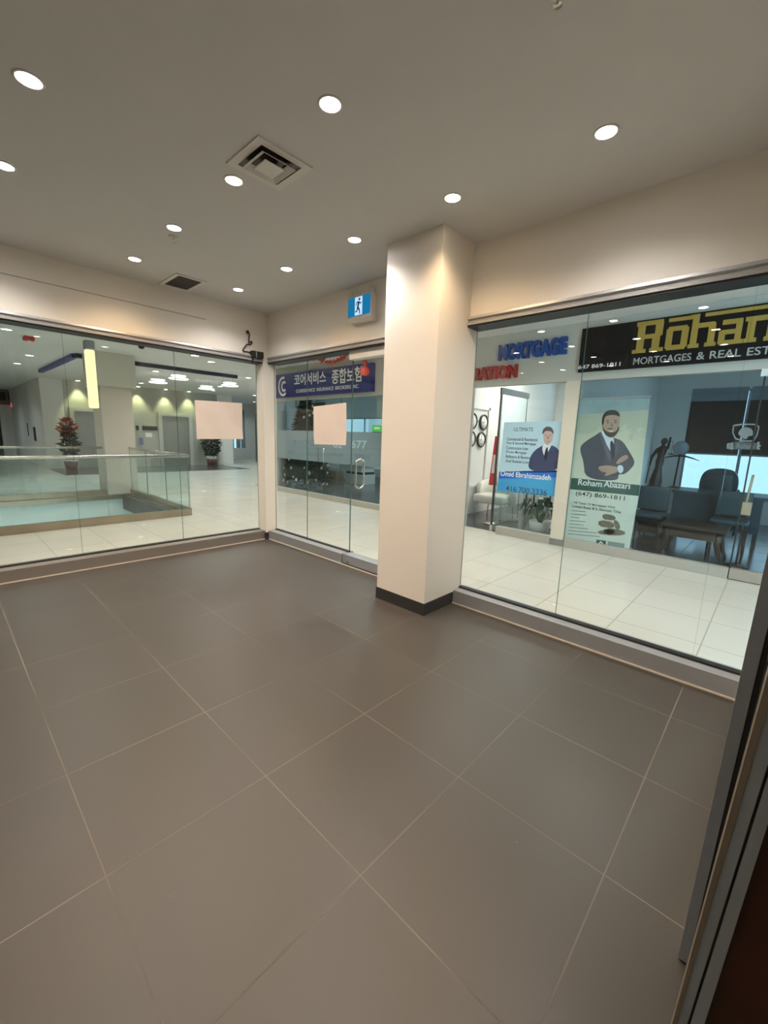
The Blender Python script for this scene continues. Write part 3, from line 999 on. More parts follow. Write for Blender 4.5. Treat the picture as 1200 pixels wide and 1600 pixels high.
def pic(mb, pts, y, mi=0, th=0.0006):
    """flat printed shape: photo pixels laid on the plane of the print"""
    w = [on(x, z, 'y', y) for x, z in pts]
    mb.prism([(p.x, p.z) for p in w], y - th, y, mi)


def smooth(pts, it=2):
    """round the corners of a closed outline"""
    for _ in range(it):
        q = []
        for i in range(len(pts)):
            a, b = pts[i], pts[(i + 1) % len(pts)]
            q.append((a[0] * 0.75 + b[0] * 0.25, a[1] * 0.75 + b[1] * 0.25))
            q.append((a[0] * 0.25 + b[0] * 0.75, a[1] * 0.25 + b[1] * 0.75))
        pts = q
    return pts


m = MB()
pic(m, [(788, 660), (881, 658), (874, 738), (780, 738)], yp)
m.build('sheet', poster_bg, PS)
m = MB()
pic(m, [(780, 737), (872, 735), (871, 746), (779, 748)], yp, 1)
pic(m, [(779, 748), (871, 746), (868, 776), (776, 767)], yp, 0)
m.build('colour_band', [sky_print, blue_print], PS)
m = MB()
y_ = yp - 0.001
S = lambda pts, mi, d: pic(m, smooth(pts), y_ - d, mi)
S([(824, 737), (828, 714), (836, 703), (848, 696), (852, 693), (858, 694), (870, 699), (876, 708), (874, 737)], 0, 0.0)
S([(846, 698), (853, 691), (862, 690), (862, 696), (856, 706), (851, 716)], 1, 0.001)
S([(853, 700), (856, 698), (856, 710), (853, 722), (849, 716)], 2, 0.0015)
S([(849, 676), (853, 669), (860, 669), (864, 675), (864, 685), (860, 694), (853, 696), (849, 688)], 3, 0.002)
S([(847, 680), (848, 671), (854, 666), (861, 667), (865, 673), (865, 680), (862, 674), (853, 673), (850, 676)], 4, 0.0025)
for ex_, ey_ in ((852.5, 680), (859.5, 680)):
    S([(ex_ - 1.8, ey_), (ex_, ey_ - 0.8), (ex_ + 1.8, ey_), (ex_, ey_ + 0.7)], 4, 0.003)
S([(853, 689.5), (856.5, 689), (860, 689.5), (856.5, 690.6)], 5, 0.003)
S([(855.3, 681), (856.8, 681), (857.8, 686), (855, 686.3)], 5, 0.003)
m.build('printed_portrait', [suit_pr, shirt_pr, tie_pr, skin_pr, hair_pr2, mat('printed_lip', (0.30, 0.16, 0.14), 0.6, noise=0.05)], PS)
ptext('lettering', 'ULTIMATE', (803, 668, 833, 674), yp - 0.001, dark_ink, PS, depth=0.0006)
for k, s_ in enumerate(('Commercial & Residential', 'First & Second Mortgage', 'Construction Loan', 'Private Mortgage', 'Refinance & Renewal', 'Small Business Loan')):
    wd_ = (48, 46, 34, 32, 39, 36)[k]
    xx = 792 - k * 0.4
    ptext('lettering', s_, (xx, 684 + k * 6.9, xx + wd_, 689 + k * 6.9), yp - 0.001, dark_ink, PS, depth=0.0006, bold=0.006)
ptext('lettering', 'Omid Ebrahimzadeh', (782, 738.5, 861, 747), yp - 0.0012, letter_white, PS, depth=0.0006, bold=0.012)
ptext('lettering', '416.700.3336', (790, 762, 855, 771), yp - 0.0012, dark_ink, PS, depth=0.0006, bold=0.005)

# --- Roham storefront
w9 = struct(empty('window_9', (1.5, YS, 0)), 'dark glass storefront below the black sign')
for a, b in ((-0.688, 1.185), (1.195, 2.15), (2.16, 3.95)):
    pane(w9, a, YS + 0.05, 0.12, b, YS + 0.06, 2.312, glass_mat('blue_tinted_glass', (0.925, 0.966, 0.98)) if 'blue_tinted_glass' not in MATS else MATS['blue_tinted_glass'])
MB().box((-0.688, YS - 0.005, 0), (1.185, YS + 0.10, 0.122)).build('sill_channel', MATS['pale_sill'], w9)
MB().box((1.195, YS - 0.003, 0.008), (2.15, YS + 0.095, 0.125)).build('door_rail', mat('tan_rail', (0.40, 0.34, 0.28), 0.5, 0.2, noise=0.06), w9)
MB().box((1.155, YS - 0.02, 2.24), (2.15, YS + 0.06, 2.312)).build('door_closer', white_plastic, w9)
MB().box((1.183, YS + 0.04, 0.0), (1.197, YS + 0.07, 2.312)).build('seam_strip', black, w9)

rs = tag(empty('shop_sign', (1.2, YS, 2.42)), 'black signboard with large gold slab lettering above the dark storefront', 'sign')
MB().box((-0.715, YS - 0.05, 2.415), (2.6, YS, 2.965)).build('board', sign_black, rs)
yr = YS - 0.051
text('lettering', '647 869-1811', -0.715, -0.205, 2.453, 2.502, yr, letter_white, rs, bold=0.012)
for wd_, xa_, xb_ in (('MORTGAGES', -0.062, 0.525), ('&', 0.575, 0.650), ('REAL', 0.695, 0.965), ('ESTATE', 1.013, 1.425)):
    text('lettering', wd_, xa_, xb_, 2.452, 2.534, yr, letter_grey, rs, bold=0.008)
# slab letters built from strokes: cell (x, width) and rectangles in unit height
lt = MB()
Z0, ZH = 2.585, 0.36


STK = [0]


def st(x0, z0, x1, z1):
    STK[0] += 1
    lt.box((x0, yr - 0.010 - 0.0004 * STK[0], Z0 + z0 * ZH), (x1, yr, Z0 + z1 * ZH))


def glyph(x, w, rects):
    for a, b, c_, d in rects:
        st(x + a * w, b, x + c_ * w, d)


glyph(-0.09, 0.325, [(0.0, 0, 0.45, 0.12), (0.12, 0, 0.36, 1.0), (0.06, 0.86, 0.9, 1.0), (0.68, 0.5, 0.92, 0.94), (0.30, 0.44, 0.82, 0.58), (0.62, 0.0, 0.86, 0.5), (0.56, 0, 1.0, 0.12)])
glyph(0.25, 0.215, [(0.0, 0.06, 0.30, 0.66), (0.70, 0.06, 1.0, 0.66), (0.08, 0.0, 0.92, 0.15), (0.08, 0.58, 0.92, 0.72)])
glyph(0.475, 0.255, [(0.0, 0, 0.40, 0.12), (0.06, 0, 0.30, 1.0), (-0.02, 0.9, 0.3, 1.0), (0.30, 0.58, 0.86, 0.72), (0.68, 0, 0.92, 0.68), (0.60, 0, 1.0, 0.12)])
glyph(0.745, 0.205, [(0.10, 0.58, 0.92, 0.72), (0.68, 0, 0.94, 0.68), (0.0, 0.04, 0.28, 0.40), (0.08, 0, 0.8, 0.13), (0.08, 0.30, 0.8, 0.43), (0.8, 0, 1.05, 0.12)])
glyph(0.965, 0.40, [(0.0, 0, 0.26, 0.12), (0.04, 0, 0.20, 0.72), (-0.02, 0.6, 0.2, 0.72), (0.2, 0.58, 0.94, 0.72), (0.44, 0, 0.60, 0.7), (0.40, 0, 0.64, 0.12), (0.82, 0, 0.98, 0.7), (0.78, 0, 1.04, 0.12)])
st(0.26, 0.87, 0.50, 0.98)
st(0.60, 0.89, 1.40, 0.99)
lt.build('lettering', gold, rs)

# roll up banner behind the glass
bn = tag(empty('pull_up_banner', (-0.24, YS + 0.12, 0.12)), 'tall printed banner of a smiling bearded man with crossed arms', 'banner')
yk = YS + 0.075
ban_pale = mat('banner_pale_green', (0.66, 0.68, 0.57), 0.6, noise=0.04)
ban_green = mat('banner_dark_green', (0.03, 0.10, 0.075), 0.6, noise=0.05)


def banner_photo():
    m_ = bpy.data.materials.new('banner_landscape')
    m_.use_nodes = True
    nt = m_.node_tree
    bs_ = nt.nodes['Principled BSDF']
    bs_.inputs['Roughness'].default_value = 0.6
    tc = nt.nodes.new('ShaderNodeTexCoord')
    sp_ = nt.nodes.new('ShaderNodeSeparateXYZ')
    nt.links.new(tc.outputs['Object'], sp_.inputs[0])
    nz = nt.nodes.new('ShaderNodeTexNoise')
    nz.inputs['Scale'].default_value = 7
    nt.links.new(tc.outputs['Object'], nz.inputs['Vector'])
    v = math_node(nt, 'ADD', math_node(nt, 'MULTIPLY', sp_.outputs[2], 0.55), math_node(nt, 'MULTIPLY', nz.outputs['Fac'], 0.30))
    cr = nt.nodes.new('ShaderNodeValToRGB')
    el = cr.color_ramp.elements
    el[0].position, el[0].color = 0.60, (0.66, 0.66, 0.52, 1)
    el[1].position, el[1].color = 0.98, (0.52, 0.52, 0.38, 1)
    for p_, c_ in ((1.0, (0.42, 0.44, 0.33, 1)), ):
        e = el.new(p_)
        e.color = c_
    nt.links.new(v, cr.inputs[0])
    nt.links.new(cr.outputs[0], bs_.inputs['Base Color'])
    return m_


m = MB()
pic(m, [(907, 625), (1016, 622), (1000, 758), (889, 746)], yk, 0)
pic(m, [(907, 625), (1016, 622), (1014, 640), (905, 648)], yk - 0.0005, 3)
pic(m, [(889, 746), (1000, 758), (998, 775), (887, 764)], yk, 1)
pic(m, [(887, 764), (998, 775), (983, 860), (882, 842)], yk, 2)
m.build('printed_sheet', [banner_photo(), ban_green, ban_pale, mat('banner_sky', (0.27, 0.37, 0.37), 0.6, noise=0.4, nscale=6)], bn)
MB().box((-0.66, YS + 0.07, 2.068), (0.165, YS + 0.09, 2.085)).build('top_bar', alu, bn)
MB().box((-0.66, YS + 0.07, 0.10), (0.17, YS + 0.16, 0.125)).build('base', alu, bn)
m = MB()
y_ = yk - 0.002
S([(914, 748), (912, 722), (906, 704), (908, 695), (922, 685), (934, 678), (938, 674), (958, 684), (972, 688), (980, 700), (992, 720), (990, 728), (976, 742), (966, 740), (966, 752)], 0, 0.0)
S([(938, 676), (944, 672), (958, 682), (960, 690), (958, 700), (957, 712)], 1, 0.001)
S([(953, 690), (957, 688), (961, 698), (960, 716), (957, 724), (954, 708)], 2, 0.0015)
S([(941, 660), (942, 650), (949, 643), (962, 643), (968, 650), (968, 662), (964, 674), (956, 683), (947, 680), (942, 670)], 3, 0.002)
S([(940, 664), (941, 650), (948, 641.5), (960, 640), (968, 645), (968.5, 652), (962, 648), (948, 649), (944, 654), (943, 664)], 4, 0.0025)
S([(941, 664), (944, 671), (949, 675), (956, 676), (963, 674), (968, 664), (967, 673), (960, 683), (953, 684), (946, 680), (942, 672)], 5, 0.0025)
S([(947, 670), (953, 668.5), (960, 669.5), (953, 671)], 5, 0.003)
S([(949, 672.5), (954, 673.5), (960, 672.5), (955, 675.5)], 1, 0.0035)
for ex_ in (949.5, 961.5):
    S([(ex_ - 3, 660), (ex_, 659), (ex_ + 3, 660), (ex_, 661.2)], 4, 0.003)
    S([(ex_ - 3.5, 657), (ex_, 656), (ex_ + 3.5, 657.3), (ex_, 657.6)], 4, 0.003)
S([(954.5, 660), (956.5, 660), (958.5, 667), (954, 667.5)], 6, 0.003)
# folded forearms: sleeve, cuff, hands
S([(916, 742), (930, 728), (946, 726), (962, 714), (980, 708), (990, 722), (978, 738), (966, 738), (958, 738), (940, 748)], 0, 0.0022)
S([(962, 722), (974, 711), (981, 711), (982, 716), (974, 721), (964, 726)], 3, 0.003)
S([(935, 729), (945, 727), (958, 728), (967, 731), (965, 738), (955, 741), (947, 744), (943, 743), (949, 739), (940, 737), (935, 733)], 3, 0.0035)
S([(964, 728), (972, 726), (975, 734), (971, 740), (966, 738)], 1, 0.0038)
for q0, q1 in (((936, 732), (948, 735)), ((941, 736.5), (950, 738))):
    m_p = [(q0[0], q0[1]), (q1[0], q1[1]), (q1[0], q1[1] + 0.7), (q0[0], q0[1] + 0.7)]
    pic(m, m_p, y_ - 0.0042, 6)
# lapels
S([(936, 678), (941, 676), (957, 720), (955, 726), (944, 702)], 7, 0.0012)
S([(966, 688), (962, 690), (960, 724), (964, 712)], 7, 0.0012)
m.build('printed_portrait', [suit_pr2, shirt_pr, tie_pr, skin_pr2, hair_pr, beard_pr, mat('printed_skin_shade', (0.26, 0.15, 0.11), 0.6, noise=0.05), mat('printed_lapel', (0.09, 0.10, 0.14), 0.6, noise=0.1)], bn)
yt = yk - 0.003


def ptext_rot(body, x0, y0, x1, y1, h, m_, bold=0.0, parent=bn, y=yt):
    """a line of print between two baseline pixels, h pixels tall"""
    pl, pr_ = on(x0, y0, 'y', y), on(x1, y1, 'y', y)
    t_ = on((x0 + x1) / 2, (y0 + y1) / 2 - h, 'y', y)
    zc = (pl.z + pr_.z) / 2
    return text('lettering', body, pl.x, pr_.x, zc, t_.z, y, m_, parent, depth=0.0006, bold=bold)


ptext_rot('Roham', 903, 758, 940, 760.8, 9.5, letter_white, 0.014)
ptext_rot('Abazari', 943, 761, 984, 764, 9.5, letter_white, 0.014)
ptext_rot('(647) 869-1811', 899, 777.5, 976, 782, 8.5, dark_ink, 0.008)
ptext_rot('All Types Of Mortgages With', 896, 789, 961, 793.5, 4, dark_ink, 0.004)
ptext_rot('Lowest Rates & In Shortest Time', 894, 794.5, 970, 800, 4, dark_ink, 0.004)
for k, wdt in enumerate((22, 24, 14, 24, 22, 30, 44, 50)):
    m2 = MB()
    yy = 797 + k * 5.2
    pic(m2, [(893 - k * 0.8, yy), (893 - k * 0.8 + wdt, yy + wdt * 0.09), (893 - k * 0.8 + wdt, yy + wdt * 0.09 + 1.3), (893 - k * 0.8, yy + 1.3)], yt)
    m2.build('print_line', mat('grey_print', (0.25, 0.30, 0.27), 0.6, noise=0.05), bn)
m = MB()
for q in ([(942, 802), (962, 806), (961, 814), (941, 811)], [(936, 812), (960, 816), (958, 826), (934, 822)], [(944, 824), (977, 829), (976, 837), (942, 836)], [(958, 812), (966, 814), (970, 826), (962, 828)], [(931, 830), (958, 826), (962, 834), (940, 836)]):
    pic(m, smooth(q, 1), yt)
m.build('printed_money', mat('printed_banknotes', (0.17, 0.14, 0.09), 0.6, noise=0.6, nscale=25), bn)
m = MB()
pic(m, [(932, 843), (947, 845), (946, 852), (931, 850)], yt, 0)
pic(m, [(935, 849), (939, 845.2), (943, 850.3), (940.5, 850), (939, 847.4), (937.5, 849.4)], yt - 0.0007, 1)
pic(m, [(950, 845.5), (976, 849.5), (975, 857), (949, 853)], yt, 2)
m.build('emblem', [ban_green, letter_white, MATS['grey_print']], bn)

# shield emblem on the glass
em = tag(empty('glass_emblem', (1.11, YS + 0.04, 1.47)), 'pale shield emblem with ribbon stuck on the dark storefront glass', 'emblem')
m = MB()
ye = YS + 0.047
out = [(1145, 664), (1160, 662), (1178, 662), (1187, 666), (1184, 680), (1178, 690), (1160, 690), (1148, 686), (1144, 676)]
oi = [(1147, 666), (1160, 664), (1177, 664), (1185, 667), (1182, 679), (1177, 688), (1161, 688), (1150, 684), (1146, 676)]
wo = [on(x, z, 'y', ye) for x, z in out]
wi = [on(x, z, 'y', ye) for x, z in oi]
nn = len(out)
m.add([(p.x, ye, p.z) for p in wo] + [(p.x, ye, p.z) for p in wi], [(i, (i + 1) % nn, (i + 1) % nn + nn, i + nn) for i in range(nn)])
pic(m, smooth([(1152, 678), (1158, 669), (1168, 667), (1177, 672), (1176, 682), (1170, 680), (1166, 687), (1160, 684)], 1), ye)
pic(m, [(1136, 693), (1146, 691), (1146, 703), (1135, 701)], ye)
pic(m, [(1148, 690), (1182, 692), (1181, 703), (1147, 702)], ye - 0.0004, 1)
pic(m, [(1184, 690), (1188, 691), (1186, 694), (1190, 697), (1186, 699), (1188, 703), (1182, 702), (1183, 692)], ye)
m.build('shield', [mat('etched_grey', (0.15, 0.18, 0.18), 0.5, noise=0.1), mat('ribbon_grey', (0.05, 0.065, 0.07), 0.5, noise=0.1)], em)
ptext('lettering', 'Roham', (1151, 693, 1178, 701), ye - 0.001, MATS['etched_grey'], em, bold=0.01, depth=0.0006)

# ------------------------------------------------------------------ RED DECORATIONS IN THE CORRIDOR
def px_loc(x, y, axis, val):
    return tuple(on(x, y, axis, val))


lan = px_loc(570, 580, 'y', 5.2)
ln = tag(empty('red_lantern', lan), 'round red hanging lantern in front of the blue signboard', 'lantern')
MB().ball(lan, (0.085, 0.085, 0.08), 20).build('lantern_body', red_paper, ln)
MB().lathe([(0.03, 0.06), (0.045, 0.10), (0.045, 0.17), (0.02, 0.20), (0.0, 0.20)], lan, 14).build('lantern_cap', mat('dark_red_paper', (0.40, 0.03, 0.02), 0.6, noise=0.2), ln)
MB().tube([(lan[0], lan[1], lan[2] + 0.19), (lan[0], lan[1], HM)], 0.004, 6).build('cord', black, ln)
gp = [on(x, y, 'y', 5.2) for x, y in ((484, 556), (492, 560), (502, 562), (512, 566), (522, 566), (530, 562), (538, 558), (545, 552))]
gl_ = tag(empty('paper_garland', tuple(gp[3])), 'drooping red paper garland hanging by the corridor ceiling', 'garland')
m = MB()
for i in range(len(gp) - 1):
    for t in range(6):
        c = gp[i].lerp(gp[i + 1], t / 6)
        ang = random.uniform(0, PI)
        rr = random.uniform(0.04, 0.07)
        u = Vector((math.cos(ang), 0.4 * math.sin(ang), math.sin(ang))) * rr
        w_ = Vector((-math.sin(ang), 0.5, math.cos(ang))) * rr * 0.7
        m.add([c - u - w_, c + u - w_ * 0.6, c + u + w_, c - u * 0.7 + w_], [(0, 1, 2, 3)])
m.build('garland_paper', red_paper, gl_)
MB().tube([(gp[0].x, gp[0].y, HM)] + [tuple(p) for p in gp] + [(gp[-1].x, gp[-1].y, HM)], 0.004, 6).build('cord', black, gl_)
fl = px_loc(457, 563, 'y', 5.2)
MBf = MB()
for k in range(9):
    t = 2 * PI * k / 9
    MBf.tube([fl, (fl[0] + 0.10 * math.cos(t), fl[1] + 0.06 * math.sin(t), fl[2] + 0.01), (fl[0] + 0.16 * math.cos(t), fl[1] + 0.1 * math.sin(t), fl[2] + 0.05)], 0.02, 6, taper=[0.02, 0.022, 0.004])
fo = MBf.build('red_ceiling_flower', red_paper, None, at=fl)
MB().tube([fl, (fl[0], fl[1], HM)], 0.004, 6).build('cord', black, fo)
tag(fo, 'small red paper flower hanging above the left end of the blue sign', 'decoration')

# ------------------------------------------------------------------ INSIDE THE INSURANCE SHOP
tx = on(478, 768, 'y', 6.9)
TR = Vector((tx.x, 6.9, 0.0))
DEP = 0.62
tr = tag(empty('christmas_tree', tuple(TR)), 'large dark green christmas tree with white ornaments behind the insurance shop glass', 'tree')
MB().lathe([(0.05, 0.0), (0.045, 2.0), (0.0, 2.3)], TR, 10).build('trunk', wood_brown, tr)
MB().lathe([(0.30, 0.0), (0.32, 0.02), (0.10, 0.10), (0.0, 0.10)], TR, 20).build('stand', mat('silver_skirt', (0.4, 0.42, 0.45), 0.5, noise=0.3), tr)
m = MB()
m.lathe([(0.0, 0.2), (0.62, 0.32), (0.45, 1.1), (0.25, 1.8), (0.0, 2.4)], TR, 18)
rnd = random.Random(3)
for i in range(6500):
    z = 0.28 + 2.2 * rnd.random() ** 1.25
    R = 1.02 * (1 - (z - 0.2) / 2.55) ** 0.8
    rr = R * (0.45 + 0.6 * rnd.random())
    a = rnd.random() * 2 * PI
    c = TR + Vector((rr * math.cos(a), rr * math.sin(a) * DEP, z - 0.16 * rr))
    d = Vector((math.cos(a + rnd.uniform(-.6, .6)), math.sin(a + rnd.uniform(-.6, .6)), rnd.uniform(-.5, .35))).normalized() * rnd.uniform(0.07, 0.14)
    s_ = d.cross(Vector((rnd.uniform(-1, 1), rnd.uniform(-1, 1), 1))).normalized() * rnd.uniform(0.012, 0.03)
    m.add([c - d * 0.5 - s_, c - d * 0.5 + s_, c + d * 0.6], [(0, 1, 2)])
m.build('foliage', leaf_dark, tr)
orn = mat('white_ornament', (0.92, 0.90, 0.78), 0.35, noise=0.03)
for i in range(56):
    z = 0.32 + 2.0 * rnd.random() ** 1.3
    R = 1.05 * (1 - (z - 0.2) / 2.55) ** 0.8
    a = rnd.uniform(PI * 1.02, PI * 2.1)
    c = TR + Vector((1.06 * R * math.cos(a), 1.08 * R * math.sin(a) * DEP - 0.03, z - 0.14 * R))
    mm = MB()
    r_ = rnd.uniform(0.017, 0.028)
    for k in range(5):
        t = 2 * PI * k / 5
        mm.ball((c.x + r_ * math.cos(t), c.y - 0.01, c.z + r_ * math.sin(t)), r_ * 0.62, 8)
    mm.build('ornament', orn, tr)

dk = px_loc(512, 772, 'y', 8.2)
bx = tag(MB().rbox((dk[0] - 0.15, 8.1, 0.0), (dk[0] + 0.50, 8.45, 0.42), 0.02).build('cardboard_box', mat('brown_card', (0.20, 0.15, 0.11), 0.7, noise=0.1), None, at=(dk[0] + 0.2, 8.3, 0)), 'low brown box beside the christmas tree in the insurance shop', 'box')
dk = on(541, 745, 'y', 8.7)
dk.x += 0.25
dsk = tag(empty('reception_desk', (dk.x + 0.2, 8.95, 0)), 'white reception desk with dark top right of the christmas tree', 'desk')
MB().box((dk.x - 0.25, 8.65, 0.0), (dk.x + 0.55, 9.2, 0.30)).build('desk_plinth', mall_paint, dsk)
MB().box((dk.x - 0.40, 8.65, 0.38), (dk.x + 0.50, 9.2, 0.62)).build('desk_body', mall_paint, dsk)
MB().box((dk.x - 0.55, 8.60, 0.64), (dk.x + 0.60, 9.25, 0.76)).build('desk_top', charcoal, dsk)
MB().box((dk.x - 0.25, 8.7, 0.30), (dk.x + 0.50, 9.2, 0.38)).build('desk_recess', charcoal, dsk)
MB().box((dk.x - 0.30, 8.8, 0.76), (dk.x + 0.1, 9.0, 0.775)).build('papers', letter_white, dsk)
q = on(581, 735, 'y', 9.8)
mo = tag(empty('monitor', (q.x, 9.8, 0.75)), 'glowing cyan computer monitor inside the insurance shop right of the door handle', 'monitor')
MB().rbox((q.x - 0.30, 9.78, 0.66), (q.x + 0.30, 9.82, 1.02), 0.01).build('screen_case', black, mo)
MB().box((q.x - 0.27, 9.775, 0.69), (q.x + 0.27, 9.782, 0.99)).build('screen', emit_mat('cyan_screen', (0.15, 0.65, 0.85), 0.8), mo)
MB().box((q.x - 0.03, 9.785, 0.47), (q.x + 0.03, 9.815, 0.67)).build('stand', black, mo)
t2 = tag(empty('office_table', (q.x, 9.8, 0)), 'pale office table under the cyan monitor', 'table')
MB().box((q.x - 0.75, 9.5, 0.43), (q.x + 0.75, 10.15, 0.47)).build('table_top', mall_paint, t2)
for a in (-0.7, 0.66):
    for bq in (9.54, 10.07):
        MB().box((q.x + a, bq, 0), (q.x + a + 0.04, bq + 0.04, 0.43)).build('leg', alu_dark, t2)
q = on(453, 641, 'y', 7.7)
MB_ = MB().box((q.x - 0.21, 7.7, q.z - 0.23), (q.x + 0.21, 7.735, q.z + 0.23)).build('wall_poster', mat('purple_print', (0.06, 0.05, 0.16), 0.5, noise=0.7, nscale=9), None, at=(q.x, 7.7, q.z - 0.23))
tag(MB_, 'dark purple poster on the wall inside the insurance shop, left of the tree', 'poster')
struct(MB().box((-9.98, 7.735, 0), (q.x + 0.34, 7.82, HM)).build('wall_booth', mall_paint), 'white booth wall left of the tree inside the insurance shop')
q = on(484, 646, 'y', 8.5)
bd = tag(empty('notice_board', (q.x, 8.5, 1.8)), 'dark board with white lettering behind the christmas tree top', 'notice board')
MB().box((q.x - 0.3, 8.5, 1.75), (q.x + 0.75, 8.55, 2.5)).build('board', mat('dark_board', (0.02, 0.03, 0.04), 0.5, noise=0.1), bd)
text('lettering', 'Assur', q.x - 0.25, q.x + 0.45, 2.05, 2.28, 8.499, letter_white, bd)
q = on(590, 669, 'y', 9.8)
gs = tag(empty('green_sign', (q.x, 9.8, 1.6)), 'small green and yellow lit sign inside the insurance shop by the column', 'sign')
MB().box((q.x - 0.25, 9.8, q.z - 0.12), (q.x + 0.15, 9.85, q.z + 0.10)).build('sign_face', emit_mat('green_lit', (0.12, 0.55, 0.15), 0.9), gs)
MB().box((q.x - 0.15, 9.795, q.z - 0.03), (q.x + 0.1, 9.80, q.z + 0.03)).build('stripe', emit_mat('yellow_lit', (0.85, 0.85, 0.3), 0.9), gs)
MB().box((q.x - 0.26, 9.81, q.z - 0.6), (q.x + 0.3, 9.84, q.z - 0.12)).build('stand', charcoal, gs)

# ------------------------------------------------------------------ INSIDE THE MORTGAGE OFFICE
CX = -2.998
ck = None
clocks = (((737.5, 658), 'upper left of the four round wall clocks'), ((754.5, 660), 'upper right of the four round wall clocks'), ((735, 686), 'lower left of the four round wall clocks'), ((750.5, 687), 'lower right of the four round wall clocks'))
for (qx, qy), lab in clocks:
    w = on(qx, qy, 'x', CX)
    if ck is None:
        ck = o = empty('wall_clock', tuple(w))
        MB().lathe([(0.0, 0.0), (0.15, 0.0), (0.155, 0.03), (0.135, 0.045), (0.125, 0.03), (0.124, 0.022)], w, 28, axis='x').build('rim', black, o)
        MB().lathe([(0.126, 0.012), (0.126, 0.024), (0.0, 0.025)], w, 28, axis='x').build('dial', letter_white, o)
        MB().box((w.x + 0.025, w.y - 0.005, w.z - 0.02), (w.x + 0.028, w.y + 0.005, w.z + 0.09)).build('hand', black, o)
        MB().box((w.x + 0.028, w.y - 0.07, w.z - 0.004), (w.x + 0.031, w.y + 0.015, w.z + 0.004)).build('hand', black, o)
    else:
        o = copy_tree(ck)
        o.location = w
    tag(o, lab + ', black rim', 'clock', 'round clocks on the office wall')
# panel moulding around the clocks
a = on(765, 636, 'x', CX)
m = MB()
y0, y1, z0, z1 = 6.1, a.y, 0.55, 2.12
m.box((CX, y0, z1 - 0.05), (CX + 0.03, y1, z1))
m.box((CX, y1 - 0.05, z0), (CX + 0.03, y1, z1))
m.box((CX, y0, z0), (CX + 0.03, y1, z0 + 0.05))
struct(m.build('trim_8', mall_paint), 'white panel moulding around the office clocks')

# cream armchair
q = on(745, 802, 'z', 0.0)
AC = Vector((-2.55, 7.25, 0))
ac = tag(empty('armchair', tuple(AC)), 'cream tub armchair on thin metal legs inside the mortgage office', 'chair')
MB().rbox((AC.x - 0.33, AC.y - 0.33, 0.27), (AC.x + 0.33, AC.y + 0.30, 0.44), 0.05).build('seat', cream, ac)
m = MB()
pts_o, pts_i = [], []
for k in range(17):
    t = math.radians(-10 + 200 * k / 16)
    pts_o.append((AC.x + 0.40 * math.cos(t), AC.y + 0.38 * math.sin(t)))
    pts_i.append((AC.x + 0.32 * math.cos(t), AC.y + 0.30 * math.sin(t)))
loop = pts_o + pts_i[::-1]
nl = len(loop)
hz = lambda i: 0.62 + 0.14 * math.sin(PI * (i if i < 17 else 33 - i) / 16)
vs = [(p[0], p[1], 0.24) for p in loop] + [(p[0], p[1], hz(i)) for i, p in enumerate(loop)]
fs = [(i, (i + 1) % nl, (i + 1) % nl + nl, i + nl) for i in range(nl)]
fs += [(nl + i, nl + i + 1, nl + 32 - i, nl + 33 - i) for i in range(16)]
fs += [(i + 1, i, 33 - i, 32 - i) for i in range(16)]
m.add(vs, fs, 0, True)
m.build('backrest', cream, ac)
for sx in (-0.26, 0.26):
    for sy in (-0.26, 0.22):
        MB().tube([(AC.x + sx, AC.y + sy, 0.28), (AC.x + sx * 1.1, AC.y + sy * 1.1, 0.0)], 0.012, 8).build('leg', alu, ac)

# white counter and side tables
cn = tag(MB().rbox((-2.6, 8.6, 0.0), (-1.9, 9.2, 0.80), 0.03).build('office_counter', mall_paint, None, at=(-2.25, 8.9, 0)), 'white counter behind the cream armchair', 'counter')
st_ = empty('side_table', (-2.0, 8.2, 0))
tag(st_, 'small glass side table on thin dark legs behind the poster', 'table')
MB().box((-2.3, 8.0, 0.44), (-1.75, 8.45, 0.46)).build('table_top', MATS['clear_teal_glass'], st_)
for sx in (-2.28, -1.79):
    for sy in (8.02, 8.40):
        MB().box((sx, sy, 0), (sx + 0.025, sy + 0.025, 0.44)).build('leg', charcoal, st_)
rt = tag(empty('coffee_table', (-1.35, 7.3, 0)), 'round pale coffee table behind the drooping plant', 'table')
MB().lathe([(0.50, 0.27), (0.52, 0.285), (0.50, 0.30), (0.0, 0.30)], (-1.35, 7.3, 0), 32).build('table_top', MATS['clear_teal_glass'], rt)
MB().lathe([(0.40, 0.0), (0.42, 0.02), (0.08, 0.05), (0.06, 0.26), (0.15, 0.27)], (-1.35, 7.3, 0), 28).build('pedestal', cream, rt)
# flag
q = on(771, 742, 'y', 6.45)
fg = tag(empty('draped_flag', (q.x, 6.45, 0.75)), 'red and white draped flag on a pole inside the mortgage office', 'flag')
m = MB()
N = 10
vs = []
for j in range(9):
    v = j / 8
    for i in range(N + 1):
        u = i / N
        wdt = 0.05 + 0.14 * v
        vs.append((q.x - wdt / 2 + wdt * u, 6.45 + 0.03 * math.sin(u * 11 + v), 1.55 - 0.85 * v))
m.add(vs, [(j * 11 + i, j * 11 + i + 1, (j + 1) * 11 + i + 1, (j + 1) * 11 + i) for j in range(8) for i in range(N)], 0, True)
for i in range(80):
    if 3 <= (i % N) <= 5 and 2 < i // N < 6:
        m.m[i] = 1
m.build('cloth', [mat('flag_red', (0.60, 0.03, 0.03), 0.7, noise=0.1), letter_white], fg)
MB().tube([(q.x, 6.49, 0.0), (q.x, 6.49, 1.65)], 0.012, 8).build('pole', steel, fg)
MB().lathe([(0.13, 0.0), (0.13, 0.02), (0.03, 0.04), (0.0, 0.04)], (q.x, 6.49, 0), 18).build('base', steel, fg)
